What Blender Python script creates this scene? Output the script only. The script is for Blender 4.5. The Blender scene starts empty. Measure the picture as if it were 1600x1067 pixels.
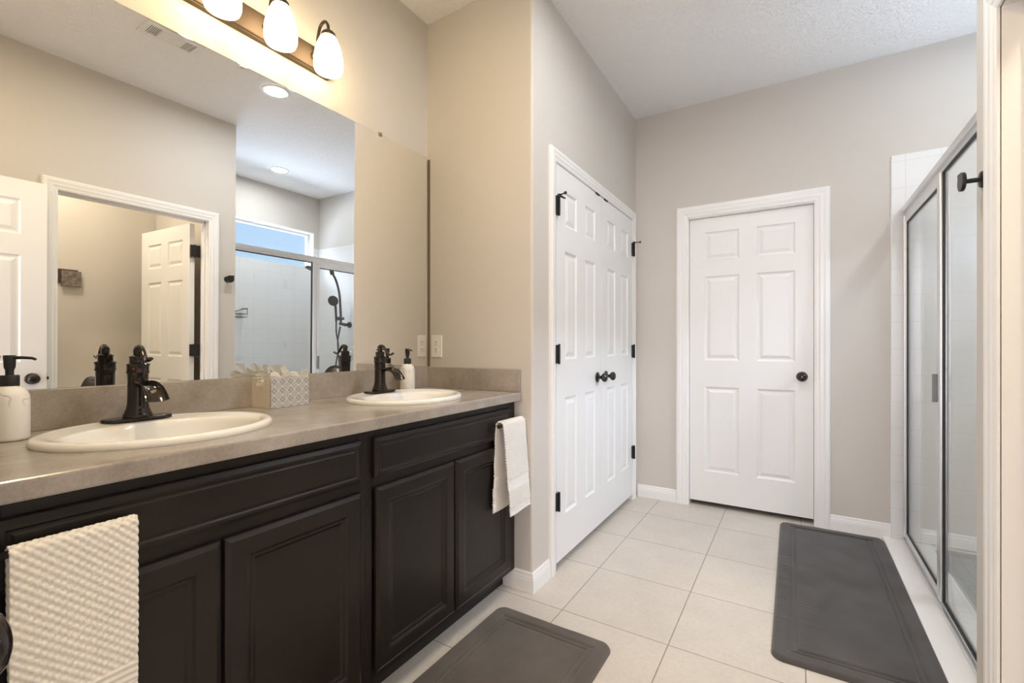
import bpy, bmesh, math, random
from mathutils import Vector, Matrix
random.seed(7)
PI = math.pi
S = bpy.context.scene
COL = S.collection

# ------------------------------------------------------------------ camera, world, exposure
CAMX, CAMH, YAW, FPX = 1.708, 1.1636, 0.5515, 721.58
cam = bpy.data.objects.new('camera', bpy.data.cameras.new('camera'))
COL.objects.link(cam)
cam.location = (CAMX, 0.0, CAMH)
cam.rotation_euler = (PI / 2, 0, YAW)
cam.data.sensor_width = 36.0
cam.data.lens = FPX / 1600 * 36
cam.data.shift_y = 5.18 / 1600
cam.data.clip_start = 0.02
S.camera = cam
S.view_settings.view_transform = 'Standard'
S.view_settings.look = 'None'
S.view_settings.gamma = 1
S.view_settings.use_curve_mapping = False
S.view_settings.exposure = 1.52
S.cycles.max_bounces = 12
S.cycles.diffuse_bounces = 6
S.cycles.glossy_bounces = 6
S.cycles.transparent_max_bounces = 16
S.cycles.sample_clamp_indirect = 6.0
S.cycles.caustics_reflective = False
S.cycles.caustics_refractive = False

W = bpy.data.worlds.new('world')
S.world = W
W.use_nodes = True
wn = W.node_tree
wn.nodes.clear()
w_out = wn.nodes.new('ShaderNodeOutputWorld')
w_bg = wn.nodes.new('ShaderNodeBackground')
w_tc = wn.nodes.new('ShaderNodeTexCoord')
w_sep = wn.nodes.new('ShaderNodeSeparateXYZ')
w_cr = wn.nodes.new('ShaderNodeValToRGB')
w_cr.color_ramp.elements[0].position = 0.0
w_cr.color_ramp.elements[0].color = (0.62, 0.80, 0.98, 1)
w_cr.color_ramp.elements[1].position = 0.6
w_cr.color_ramp.elements[1].color = (0.30, 0.55, 0.95, 1)
wn.links.new(w_tc.outputs['Generated'], w_sep.inputs[0])
wn.links.new(w_sep.outputs['Z'], w_cr.inputs[0])
wn.links.new(w_cr.outputs[0], w_bg.inputs[0])
w_bg.inputs[1].default_value = 0.40
wn.links.new(w_bg.outputs[0], w_out.inputs[0])


def area_light(name, loc, aim, sx, sy, power, color):
    d = bpy.data.lights.new(name, 'AREA')
    d.shape = 'RECTANGLE'
    d.size, d.size_y = sx, sy
    d.energy = power
    d.color = color
    o = bpy.data.objects.new(name, d)
    COL.objects.link(o)
    o.location = loc
    o.rotation_euler = (Vector(aim) - Vector(loc)).to_track_quat('-Z', 'Y').to_euler()
    return o


# sky light falling in through the high shower window (outside the house, well above the view through the pane)
area_light('sky_light', (6.6, 2.75, 5.15), (3.40, 2.75, 2.27), 4.0, 3.0, 800, (0.74, 0.82, 1.0))
# unseen lamp added as ground bounce, throwing light up through the window
area_light('ground_fill', (8.6, 2.75, 0.0), (8.59, 2.75, 3.0), 6.0, 6.0, 830, (0.68, 0.80, 1.0))
# fill lamp added in the unseen bedroom behind the double door
area_light('bedroom_fill', (1.7, -2.8, 1.35), (1.7, 0.0, 1.45), 3.0, 2.3, 50, (0.96, 0.91, 1.0))
# lamp on the ceiling of the toilet room
area_light('toilet_room_light', (2.82, 0.95, 2.86), (2.82, 0.95, 0.0), 0.35, 0.35, 7.6, (1.0, 0.86, 0.65))
CAN_POWER = 112.0
SHADE_EMIT = 5.8

# ------------------------------------------------------------------ node helpers and materials
MATS = {}


def mat(name, color, rough=0.5, metal=0.0, spec=0.5, **kw):
    m = bpy.data.materials.new(name)
    m.use_nodes = True
    b = m.node_tree.nodes['Principled BSDF']
    b.inputs['Base Color'].default_value = (*color, 1)
    b.inputs['Roughness'].default_value = rough
    b.inputs['Metallic'].default_value = metal
    b.inputs['Specular IOR Level'].default_value = spec
    for k, v in kw.items():
        b.inputs[k].default_value = v
    MATS[name] = m
    return m


def N(m, typ, **vals):
    n = m.node_tree.nodes.new(typ)
    for k, v in vals.items():
        if k in n.inputs.keys():
            n.inputs[k].default_value = v
        else:
            setattr(n, k, v)
    return n


def L(m, a, b):
    m.node_tree.links.new(a, b)


def bsdf(m):
    return m.node_tree.nodes['Principled BSDF']


def coords(m):
    return N(m, 'ShaderNodeTexCoord').outputs['Object']


def noise(m, scale, detail=4.0, rough=0.55, vec=None):
    n = N(m, 'ShaderNodeTexNoise', Scale=scale, Detail=detail, Roughness=rough)
    L(m, vec if vec is not None else coords(m), n.inputs['Vector'])
    return n.outputs['Fac']


def add_bump(m, fac, strength=0.2, dist=0.002):
    b = N(m, 'ShaderNodeBump', Strength=strength, Distance=dist)
    L(m, fac, b.inputs['Height'])
    L(m, b.outputs[0], bsdf(m).inputs['Normal'])
    return b


def ramp(m, fac, stops):
    r = N(m, 'ShaderNodeValToRGB')
    e = r.color_ramp.elements
    while len(e) < len(stops):
        e.new(0.5)
    for i, (p, c) in enumerate(stops):
        e[i].position = p
        e[i].color = (*c, 1)
    L(m, fac, r.inputs[0])
    return r.outputs[0]


def mottled(m, scale, c0, c1, lo=0.35, hi=0.65, detail=5):
    L(m, ramp(m, noise(m, scale, detail), [(lo, c0), (hi, c1)]), bsdf(m).inputs['Base Color'])


WALL = mat('wall_paint', (0.60, 0.565, 0.520), 0.62, spec=0.3)
add_bump(WALL, noise(WALL, 150, 3), 0.35, 0.0016)
CEIL = mat('ceiling_paint', (0.80, 0.79, 0.775), 0.8, spec=0.2)
add_bump(CEIL, ramp(CEIL, noise(CEIL, 48, 3), [(0.44, (0, 0, 0)), (0.56, (1, 1, 1))]), 0.55, 0.003)
TRIM = mat('white_trim_paint', (0.82, 0.81, 0.795), 0.34)
DOOR = mat('white_door_paint', (0.80, 0.795, 0.785), 0.36)
add_bump(DOOR, noise(DOOR, 90, 3), 0.05, 0.001)
CAB = mat('espresso_cabinet', (0.021, 0.0165, 0.0135), 0.34, spec=0.32)
mottled(CAB, 5, (0.0125, 0.0092, 0.0075), (0.018, 0.0135, 0.011))
add_bump(CAB, noise(CAB, 220, 2), 0.04, 0.0006)
KICK = mat('toe_kick_black', (0.012, 0.010, 0.009), 0.5)
CERAM = mat('white_ceramic', (0.88, 0.865, 0.835), 0.09, spec=0.55)
BRONZE = mat('oil_rubbed_bronze', (0.032, 0.024, 0.021), 0.16, metal=0.5, spec=0.7)
DARKB = mat('dark_bronze_lamp_metal', (0.05, 0.036, 0.028), 0.35, metal=0.5)
BLACK = mat('matte_black_metal', (0.012, 0.012, 0.013), 0.38, metal=0.2)
BLACKPL = mat('black_plastic', (0.015, 0.014, 0.014), 0.42)
CHROME = mat('chrome', (0.80, 0.81, 0.82), 0.33, metal=1.0)
GREYP = mat('grey_handle_plastic', (0.26, 0.28, 0.29), 0.4)
GASKET = mat('black_gasket', (0.015, 0.015, 0.015), 0.5)
PLATE = mat('brushed_bronze_plate', (0.075, 0.050, 0.036), 0.45, metal=0.5)
add_bump(PLATE, noise(PLATE, 300, 2), 0.05, 0.0004)
OUTLET = mat('white_outlet_plastic', (0.82, 0.80, 0.76), 0.4)
SLOT = mat('dark_slot', (0.03, 0.03, 0.03), 0.6)
RED = mat('red_index', (0.22, 0.03, 0.03), 0.4)
STEEL = mat('polished_drain', (0.6, 0.58, 0.55), 0.2, metal=1.0)
SIGNW = mat('grey_carved_wood', (0.15, 0.12, 0.10), 0.7)
mottled(SIGNW, 30, (0.09, 0.075, 0.065), (0.25, 0.21, 0.18))
SIGND = mat('dark_brown_board', (0.055, 0.03, 0.028), 0.6)
WRAP = mat('white_tissue_paper', (0.93, 0.92, 0.90), 0.8, spec=0.15)
_tr = N(WRAP, 'ShaderNodeBsdfTranslucent')
_tr.inputs['Color'].default_value = (0.93, 0.92, 0.90, 1)
_ms = N(WRAP, 'ShaderNodeMixShader')
_ms.inputs[0].default_value = 0.5
L(WRAP, bsdf(WRAP).outputs[0], _ms.inputs[1])
L(WRAP, _tr.outputs[0], _ms.inputs[2])
L(WRAP, _ms.outputs[0], [n for n in WRAP.node_tree.nodes if n.type == 'OUTPUT_MATERIAL'][0].inputs[0])
BOXW = mat('whitewashed_wood', (0.84, 0.76, 0.65), 0.6)
VENT = mat('white_vent_enamel', (0.74, 0.73, 0.71), 0.45)
DARK = mat('dark_void', (0.02, 0.02, 0.02), 0.9)
STRIP = mat('mirror_edge_brown', (0.27, 0.205, 0.14), 0.4, metal=0.4)

MIRROR = mat('mirror_silver', (0.93, 0.94, 0.935), 0.0, metal=1.0)

# tile floor
TILE = mat('floor_tile', (0.6, 0.55, 0.48), 0.42, spec=0.35)
TX, TY, TS = 1.2849, 2.2933, 0.4518


def tile_setup(m, ox, oy, su, sv, axes, mortar, c1, c2, grout, bumpd=0.0012, mott=None):
    tc = N(m, 'ShaderNodeTexCoord')
    sp = N(m, 'ShaderNodeSeparateXYZ')
    L(m, tc.outputs['Object'], sp.inputs[0])
    cb = N(m, 'ShaderNodeCombineXYZ')
    for k, (ax, o, s) in enumerate(((axes[0], ox, su), (axes[1], oy, sv))):
        a = N(m, 'ShaderNodeMath', operation='SUBTRACT')
        L(m, sp.outputs[ax], a.inputs[0])
        a.inputs[1].default_value = o - 40 * s
        d = N(m, 'ShaderNodeMath', operation='DIVIDE')
        L(m, a.outputs[0], d.inputs[0])
        d.inputs[1].default_value = s
        L(m, d.outputs[0], cb.inputs[k])
    br = N(m, 'ShaderNodeTexBrick', offset=0.0, squash=1.0)
    br.inputs['Scale'].default_value = 1.0
    br.inputs['Brick Width'].default_value = 1.0
    br.inputs['Row Height'].default_value = 1.0
    br.inputs['Mortar Size'].default_value = mortar / su / 2
    br.inputs['Mortar Smooth'].default_value = 0.15
    br.inputs['Color1'].default_value = (*c1, 1)
    br.inputs['Color2'].default_value = (*c2, 1)
    br.inputs['Mortar'].default_value = (*grout, 1)
    L(m, cb.outputs[0], br.inputs['Vector'])
    col = br.outputs['Color']
    if mott:
        mx = N(m, 'ShaderNodeMix', data_type='RGBA', blend_type='MULTIPLY')
        mx.inputs[0].default_value = 1.0
        L(m, col, mx.inputs[6])
        L(m, mott, mx.inputs[7])
        col = mx.outputs[2]
    L(m, col, bsdf(m).inputs['Base Color'])
    inv = N(m, 'ShaderNodeMath', operation='SUBTRACT')
    inv.inputs[0].default_value = 1.0
    L(m, br.outputs['Fac'], inv.inputs[1])
    add_bump(m, inv.outputs[0], 0.6, bumpd)


_mx = N(TILE, 'ShaderNodeMix', data_type='RGBA')
_mx.inputs[0].default_value = 0.5
L(TILE, ramp(TILE, noise(TILE, 5.5, 6, 0.6), [(0.30, (0.86, 0.86, 0.87)), (0.62, (1.0, 0.995, 0.985))]), _mx.inputs[6])
L(TILE, ramp(TILE, noise(TILE, 55, 5, 0.7), [(0.32, (0.84, 0.83, 0.82)), (0.60, (1, 1, 1))]), _mx.inputs[7])
tile_setup(TILE, TX, TY, TS, TS, 'XY', 0.0046, (0.635, 0.585, 0.520), (0.605, 0.560, 0.500), (0.30, 0.26, 0.22), mott=_mx.outputs[2])
WT_FAR = mat('white_wall_tile_x', (0.78, 0.78, 0.77), 0.16)
tile_setup(WT_FAR, 2.258, 1.458, 0.1585, 0.1585, 'XZ', 0.0030, (0.80, 0.795, 0.785), (0.79, 0.785, 0.775), (0.69, 0.68, 0.66), 0.0006)
WT_BACK = mat('white_wall_tile_y', (0.78, 0.78, 0.77), 0.16)
tile_setup(WT_BACK, 3.544, 1.458, 0.1585, 0.1585, 'YZ', 0.0030, (0.80, 0.795, 0.785), (0.79, 0.785, 0.775), (0.69, 0.68, 0.66), 0.0006)
PAN = mat('shower_floor_tile', (0.75, 0.74, 0.72), 0.3)
tile_setup(PAN, 2.3, 2.0, 0.052, 0.052, 'XY', 0.003, (0.77, 0.76, 0.74), (0.73, 0.72, 0.70), (0.55, 0.53, 0.5), 0.0008)
MARBLE = mat('white_curb_marble', (0.90, 0.885, 0.86), 0.25)

# laminate counter
COUNTER = mat('grey_brown_laminate', (0.3, 0.26, 0.22), 0.2, spec=0.5)
_m2 = N(COUNTER, 'ShaderNodeMix', data_type='RGBA')
_m2.inputs[0].default_value = 0.16
L(COUNTER, ramp(COUNTER, noise(COUNTER, 5, 9, 0.66), [(0.33, (0.285, 0.243, 0.205)), (0.5, (0.375, 0.330, 0.288)), (0.66, (0.455, 0.415, 0.375))]), _m2.inputs[6])
L(COUNTER, ramp(COUNTER, noise(COUNTER, 160, 4, 0.7), [(0.35, (0.23, 0.20, 0.172)), (0.62, (0.48, 0.44, 0.39))]), _m2.inputs[7])
L(COUNTER, _m2.outputs[2], bsdf(COUNTER).inputs['Base Color'])

# textiles
TOWEL = mat('cream_waffle_cotton', (0.86, 0.81, 0.735), 0.9, spec=0.1)
add_bump(TOWEL, noise(TOWEL, 900, 2), 0.25, 0.0008)
TOWELW = mat('white_ribbed_cotton', (0.82, 0.79, 0.75), 0.9, spec=0.1)
add_bump(TOWELW, noise(TOWELW, 900, 2), 0.25, 0.0008)
MAT1 = mat('taupe_grey_memory_foam', (0.105, 0.092, 0.080), 0.95, spec=0.08)
MAT1.node_tree.nodes['Principled BSDF'].inputs['Sheen Weight'].default_value = 0.25
mottled(MAT1, 6, (0.088, 0.076, 0.066), (0.128, 0.112, 0.098), 0.3, 0.7)
add_bump(MAT1, noise(MAT1, 420, 3), 0.5, 0.0012)
MAT2 = mat('charcoal_memory_foam', (0.085, 0.080, 0.076), 0.95, spec=0.08)
MAT2.node_tree.nodes['Principled BSDF'].inputs['Sheen Weight'].default_value = 0.25
mottled(MAT2, 5, (0.054, 0.050, 0.048), (0.083, 0.077, 0.073), 0.3, 0.7)
add_bump(MAT2, noise(MAT2, 420, 3), 0.5, 0.0012)

# white marbled dispenser bottle: thin grey veins
BOTTLE = mat('white_marbled_resin', (0.82, 0.80, 0.77), 0.42)
_tc = N(BOTTLE, 'ShaderNodeTexCoord')
_wv = N(BOTTLE, 'ShaderNodeTexWave', wave_type='BANDS', bands_direction='DIAGONAL')
_wv.inputs['Scale'].default_value = 9.0
_wv.inputs['Distortion'].default_value = 14.0
_wv.inputs['Detail'].default_value = 3.0
_wv.inputs['Detail Scale'].default_value = 1.6
L(BOTTLE, _tc.outputs['Object'], _wv.inputs['Vector'])
_veins = ramp(BOTTLE, _wv.outputs['Fac'], [(0.0, (0.40, 0.39, 0.38)), (0.06, (0.72, 0.70, 0.68)), (0.15, (0.84, 0.82, 0.79))])
_sepb = N(BOTTLE, 'ShaderNodeSeparateXYZ')
L(BOTTLE, _tc.outputs['Object'], _sepb.inputs[0])
_mrb = N(BOTTLE, 'ShaderNodeMapRange')
_mrb.inputs['From Min'].default_value = 0.075
_mrb.inputs['From Max'].default_value = 0.115
L(BOTTLE, _sepb.outputs['Z'], _mrb.inputs['Value'])
_mxb = N(BOTTLE, 'ShaderNodeMix', data_type='RGBA')
L(BOTTLE, _mrb.outputs[0], _mxb.inputs[0])
_mxb.inputs[6].default_value = (0.84, 0.82, 0.79, 1)
L(BOTTLE, _veins, _mxb.inputs[7])
L(BOTTLE, _mxb.outputs[2], bsdf(BOTTLE).inputs['Base Color'])

# patterned box front: grey mandala tiles with white dots
PATT = mat('grey_mandala_pattern', (0.4, 0.4, 0.4), 0.6)
_tc = N(PATT, 'ShaderNodeTexCoord')
_sp = N(PATT, 'ShaderNodeSeparateXYZ')
L(PATT, _tc.outputs['Object'], _sp.inputs[0])


def mth(m, op, a, b=None, c=None):
    n = N(m, 'ShaderNodeMath', operation=op)
    for i, v in enumerate((a, b, c)):
        if v is None:
            continue
        if isinstance(v, (int, float)):
            n.inputs[i].default_value = v
        else:
            L(m, v, n.inputs[i])
    return n.outputs[0]


_per = 0.031


def cellc(m, sock, off, k=1.0):
    return mth(m, 'MULTIPLY', mth(m, 'SUBTRACT', mth(m, 'FRACT', mth(m, 'ADD', mth(m, 'DIVIDE', sock, _per / k), 20.0 + off)), 0.5), 2.0)


def rad(m, off, k=1.0):
    u = cellc(m, _sp.outputs['Y'], off, k)
    v = cellc(m, _sp.outputs['Z'], off, k)
    r = mth(m, 'SQRT', mth(m, 'ADD', mth(m, 'MULTIPLY', u, u), mth(m, 'MULTIPLY', v, v)))
    t = mth(m, 'ARCTAN2', v, u)
    return r, t


_r0, _t0 = rad(PATT, 0.0)                     # medallions
_rd, _td = rad(PATT, 0.5, 2.0)                # grid of small white dots
_pet = mth(PATT, 'MULTIPLY', mth(PATT, 'SINE', mth(PATT, 'MULTIPLY', _t0, 8.0)), 0.07)
_rp = mth(PATT, 'ADD', _r0, _pet)
_ring1 = mth(PATT, 'LESS_THAN', mth(PATT, 'ABSOLUTE', mth(PATT, 'SUBTRACT', _rp, 0.80)), 0.085)
_ring2 = mth(PATT, 'LESS_THAN', mth(PATT, 'ABSOLUTE', mth(PATT, 'SUBTRACT', _rp, 0.46)), 0.075)
_dot = mth(PATT, 'LESS_THAN', _rd, 0.26)
_val = mth(PATT, 'MAXIMUM', _dot, mth(PATT, 'MULTIPLY', mth(PATT, 'MAXIMUM', _ring1, _ring2), 0.62))
L(PATT, ramp(PATT, _val, [(0.0, (0.36, 0.36, 0.365)), (1.0, (0.88, 0.85, 0.83))]), bsdf(PATT).inputs['Base Color'])


def thin_glass(name, tint, ior=1.45):
    m = bpy.data.materials.new(name)
    m.use_nodes = True
    nt = m.node_tree
    nt.nodes.clear()
    o = nt.nodes.new('ShaderNodeOutputMaterial')
    mx = nt.nodes.new('ShaderNodeMixShader')
    t = nt.nodes.new('ShaderNodeBsdfTransparent')
    g = nt.nodes.new('ShaderNodeBsdfGlossy')
    fr = nt.nodes.new('ShaderNodeFresnel')
    geo = nt.nodes.new('ShaderNodeNewGeometry')
    mr_ = nt.nodes.new('ShaderNodeMapRange')          # same reflectance from both skins of the pane
    mr_.inputs['To Min'].default_value = ior
    mr_.inputs['To Max'].default_value = 1.0 / ior
    nt.links.new(geo.outputs['Backfacing'], mr_.inputs['Value'])
    nt.links.new(mr_.outputs[0], fr.inputs[0])
    t.inputs[0].default_value = (*tint, 1)
    g.inputs['Roughness'].default_value = 0.0
    g.inputs[0].default_value = (0.95, 0.96, 0.955, 1)
    nt.links.new(fr.outputs[0], mx.inputs[0])
    nt.links.new(t.outputs[0], mx.inputs[1])
    nt.links.new(g.outputs[0], mx.inputs[2])
    nt.links.new(mx.outputs[0], o.inputs[0])
    return m


GLASS = thin_glass('clear_shower_glass', (0.975, 0.985, 0.985))
WGLASS = thin_glass('window_glass', (0.97, 0.98, 0.985))


def emitter(name, color, strength):
    m = bpy.data.materials.new(name)
    m.use_nodes = True
    nt = m.node_tree
    nt.nodes.clear()
    o = nt.nodes.new('ShaderNodeOutputMaterial')
    e = nt.nodes.new('ShaderNodeEmission')
    e.inputs[0].default_value = (*color, 1)
    e.inputs[1].default_value = strength
    nt.links.new(e.outputs[0], o.inputs[0])
    return m


SHADE = emitter('lit_opal_glass', (1.0, 0.79, 0.44), SHADE_EMIT)
CANLENS = emitter('lit_can_lens', (0.90, 0.95, 1.0), CAN_POWER)
CANLENS2 = emitter('lit_can_lens_shower', (0.92, 0.97, 1.0), CAN_POWER * 0.8)
CANLENS_FILL = emitter('lit_can_lens_fill', (1.0, 0.78, 0.47), CAN_POWER * 1.32)  # warm lens of the added fill can over the sinks


# ------------------------------------------------------------------ object helpers
def obj(name, bm, m, parent=None, loc=None, smooth=False, autos=None):
    me = bpy.data.meshes.new(name)
    bmesh.ops.recalc_face_normals(bm, faces=bm.faces)
    bm.to_mesh(me)
    bm.free()
    o = bpy.data.objects.new(name, me)
    COL.objects.link(o)
    for mm in (m if isinstance(m, (list, tuple)) else [m]):
        me.materials.append(mm)
    if smooth or autos:
        for p in me.polygons:
            p.use_smooth = True
    if autos:
        me.set_sharp_from_angle(angle=math.radians(autos))
    if parent is not None:
        o.parent = parent
    if loc is not None:
        o.location = loc
    return o


def tag(o, label, cat, group=None, kind=None):
    o['label'] = label
    o['category'] = cat
    if group:
        o['group'] = group
    if kind:
        o['kind'] = kind
    return o


def thing(name, label, cat, loc=(0, 0, 0), rz=0.0, group=None, kind=None):
    o = bpy.data.objects.new(name, None)
    COL.objects.link(o)
    o.empty_display_size = 0.1
    o.location = loc
    o.rotation_euler = (0, 0, rz)
    return tag(o, label, cat, group, kind)


def dup(root, loc, rz, label, group=None):
    r = root.copy()
    COL.objects.link(r)
    r.location = loc
    r.rotation_euler = (0, 0, rz)
    r['label'] = label
    if group:
        r['group'] = group
    for ch in list(root.children):
        c = ch.copy()
        COL.objects.link(c)
        c.parent = r
        for g in list(ch.children):
            d = g.copy()
            COL.objects.link(d)
            d.parent = c
    return r


def box(bm, x0, x1, y0, y1, z0, z1, bev=0.0, seg=2):
    r = bmesh.ops.create_cube(bm, size=1.0)
    vs = r['verts']
    for v in vs:
        v.co.x = x0 if v.co.x < 0 else x1
        v.co.y = y0 if v.co.y < 0 else y1
        v.co.z = z0 if v.co.z < 0 else z1
    if bev > 0:
        es = list({e for v in vs for e in v.link_edges})
        bmesh.ops.bevel(bm, geom=es, offset=bev, segments=seg, affect='EDGES', profile=0.5)
    return bm


def boxbm(*a, **k):
    return box(bmesh.new(), *a, **k)


def lathe(bm, prof, segs=40, mtx=None, sx=1.0, sy=1.0, cap0=True, cap1=True):
    rings = []
    for r, z in prof:
        ring = []
        for k in range(segs):
            a = 2 * PI * k / segs
            co = Vector((r * sx * math.cos(a), r * sy * math.sin(a), z))
            if mtx is not None:
                co = mtx @ co
            ring.append(bm.verts.new(co))
        rings.append(ring)
    for A, B in zip(rings, rings[1:]):
        for k in range(segs):
            bm.faces.new((A[k], A[(k + 1) % segs], B[(k + 1) % segs], B[k]))
    if cap0:
        bm.faces.new(list(reversed(rings[0])))
    if cap1:
        bm.faces.new(rings[-1])
    return bm


def tube(bm, pts, radii, segs=14, up=Vector((0, 0, 1)), flat=None):
    """swept round (or flattened) tube through points; flat = list of width factors across the frame's side axis"""
    pts = [Vector(p) for p in pts]
    if isinstance(radii, (int, float)):
        radii = [radii] * len(pts)
    rings = []
    side = None
    for i, p in enumerate(pts):
        t = (pts[min(i + 1, len(pts) - 1)] - pts[max(i - 1, 0)]).normalized()
        if side is None:
            ref = up if abs(t.dot(up)) < 0.95 else Vector((1, 0, 0))
            side = t.cross(ref).normalized()
        else:
            side = (side - t * side.dot(t)).normalized()
        nrm = side.cross(t).normalized()
        w = flat[i] if flat else 1.0
        ring = []
        for k in range(segs):
            a = 2 * PI * k / segs
            ring.append(bm.verts.new(p + side * (radii[i] * w * math.cos(a)) + nrm * (radii[i] * math.sin(a))))
        rings.append(ring)
    for A, B in zip(rings, rings[1:]):
        for k in range(segs):
            bm.faces.new((A[k], A[(k + 1) % segs], B[(k + 1) % segs], B[k]))
    bm.faces.new(list(reversed(rings[0])))
    bm.faces.new(rings[-1])
    return bm


def spline(pts, n=8):
    pts = [Vector(p) for p in pts]
    P = [pts[0] * 2 - pts[1]] + pts + [pts[-1] * 2 - pts[-2]]
    out = []
    for i in range(1, len(P) - 2):
        for k in range(n):
            t = k / n
            a, b, c, d = P[i - 1], P[i], P[i + 1], P[i + 2]
            out.append(0.5 * ((2 * b) + (c - a) * t + (2 * a - 5 * b + 4 * c - d) * t * t + (3 * b - a - 3 * c + d) * t ** 3))
    out.append(pts[-1])
    return out


def axis_mtx(origin, axis):
    z = Vector(axis).normalized()
    q = z.to_track_quat('Z', 'Y')
    return Matrix.Translation(Vector(origin)) @ q.to_matrix().to_4x4()


def panel_face(bm, w, h, panels, rings, fin, fn, base=0.0):
    """front skin of a panelled leaf in (a, z, depth): grid of rectangles with profiled recesses"""
    xs = sorted({0.0, w} | {p[0] for p in panels} | {p[2] for p in panels})
    zs = sorted({0.0, h} | {p[1] for p in panels} | {p[3] for p in panels})
    cache = {}

    def V(a, z, d):
        k = (round(a, 5), round(z, 5), round(d, 5))
        if k not in cache:
            cache[k] = bm.verts.new(fn(a, z, d))
        return cache[k]
    for i in range(len(xs) - 1):
        for j in range(len(zs) - 1):
            x0, x1, z0, z1 = xs[i], xs[i + 1], zs[j], zs[j + 1]
            hit = [p for p in panels if abs(p[0] - x0) < 1e-6 and abs(p[1] - z0) < 1e-6]
            if not hit:
                bm.faces.new((V(x0, z0, base), V(x1, z0, base), V(x1, z1, base), V(x0, z1, base)))
                continue
            prev = [V(x0, z0, base), V(x1, z0, base), V(x1, z1, base), V(x0, z1, base)]
            for (ins, dep) in rings:
                cur = [V(x0 + ins, z0 + ins, base + dep), V(x1 - ins, z0 + ins, base + dep), V(x1 - ins, z1 - ins, base + dep), V(x0 + ins, z1 - ins, base + dep)]
                for k in range(4):
                    bm.faces.new((prev[k], prev[(k + 1) % 4], cur[(k + 1) % 4], cur[k]))
                prev = cur
            bm.faces.new(prev)
    return cache


DOOR_RINGS = [(0.002, -0.0005), (0.010, -0.0075), (0.015, -0.0085), (0.020, -0.0085), (0.040, -0.0020)]


def door_leaf_bm(w, h, th, panels, fn):
    """six-panel slab: fn(a, z, d) maps width, height and depth (0 = front skin, -th = back skin)"""
    bm = bmesh.new()
    panel_face(bm, w, h, panels, DOOR_RINGS, None, fn, 0.0)
    bm2 = lambda a, z, d: fn(a, z, -th - d)
    panel_face(bm, w, h, panels, DOOR_RINGS, None, bm2, 0.0)
    bmesh.ops.remove_doubles(bm, verts=bm.verts, dist=1e-6)
    # sides
    bed = [e for e in bm.edges if len(e.link_faces) == 1]
    bmesh.ops.bridge_loops(bm, edges=bed)
    return bm


def six_panels(w, h, stile=0.105, mid=0.10, zs=((0.225, 0.84), (1.02, 1.63), (1.745, 1.945))):
    pw = (w - 2 * stile - mid) / 2
    cols = ((stile, stile + pw), (stile + pw + mid, w - stile))
    return [(c0, z0, c1, z1) for (c0, c1) in cols for (z0, z1) in zs]


CASING = [(0.0, 0.0), (0.0, 0.009), (0.008, 0.012), (0.018, 0.0125), (0.026, 0.016), (0.040, 0.0165), (0.050, 0.0195), (0.064, 0.0195), (0.071, 0.014), (0.072, 0.0)]


def casing_bm(a0, a1, ztop, fn, scale=1.0, z0=0.0):
    bm = bmesh.new()
    cols = []
    for (o, t) in CASING:
        o *= scale
        cols.append([bm.verts.new(fn(*p)) for p in ((a0 - o, z0, t), (a0 - o, ztop + o, t), (a1 + o, ztop + o, t), (a1 + o, z0, t))])
    for A, B in zip(cols, cols[1:]):
        for k in range(3):
            bm.faces.new((A[k], A[k + 1], B[k + 1], B[k]))
    bm.faces.new([c[0] for c in cols])
    bm.faces.new([c[3] for c in cols])
    return bm


BASEP = [(0.0, 0.0), (0.013, 0.0), (0.013, 0.056), (0.0115, 0.062), (0.0115, 0.067), (0.008, 0.078), (0.0075, 0.086), (0.004, 0.092), (0.0, 0.093)]


def baseboard(name, p0, p1, label, m0=0, m1=0):
    """profile from p0 to p1, room on the LEFT of the direction; m0/m1 mitre slope at the ends (+1 outside corner, -1 inside)"""
    p0, p1 = Vector((*p0, 0)), Vector((*p1, 0))
    d = (p1 - p0).normalized()
    nrm = Vector((-d.y, d.x, 0))
    bm = bmesh.new()
    A, B = [], []
    for (t, z) in BASEP:
        A.append(bm.verts.new(p0 - d * (t * m0) + nrm * t + Vector((0, 0, z))))
        B.append(bm.verts.new(p1 + d * (t * m1) + nrm * t + Vector((0, 0, z))))
    for k in range(len(A) - 1):
        bm.faces.new((A[k], A[k + 1], B[k + 1], B[k]))
    bm.faces.new(A)
    bm.faces.new(B)
    o = obj(name, bm, TRIM)
    return tag(o, label, 'baseboard', kind='structure')


def struct(name, bm, m, label, cat, **k):
    return tag(obj(name, bm, m, **k), label, cat, kind='structure')


# ------------------------------------------------------------------ the room shell
CZ = 2.904
XC, YR, YF = 0.6514, 1.899, 3.544          # closet wall, return wall, far wall
XW, YE, XB = 2.1856, 1.976, 3.348          # wall opposite the mirror, its end, shower back wall
YB = 0.03                                   # entry wall

struct('floor', boxbm(-0.12, 3.6, -3.0, 4.5, -0.1, 0.0), TILE, 'light beige square ceramic tile floor with thin grout lines', 'floor')
struct('ceiling', boxbm(-0.12, 3.6, -3.0, 4.5, CZ, CZ + 0.1), CEIL, 'white knockdown textured ceiling', 'ceiling')
struct('wall_left', boxbm(-0.12, 0.0, -0.085, YR, 0, CZ), WALL, 'beige wall behind the large mirror and vanity', 'wall')


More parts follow.
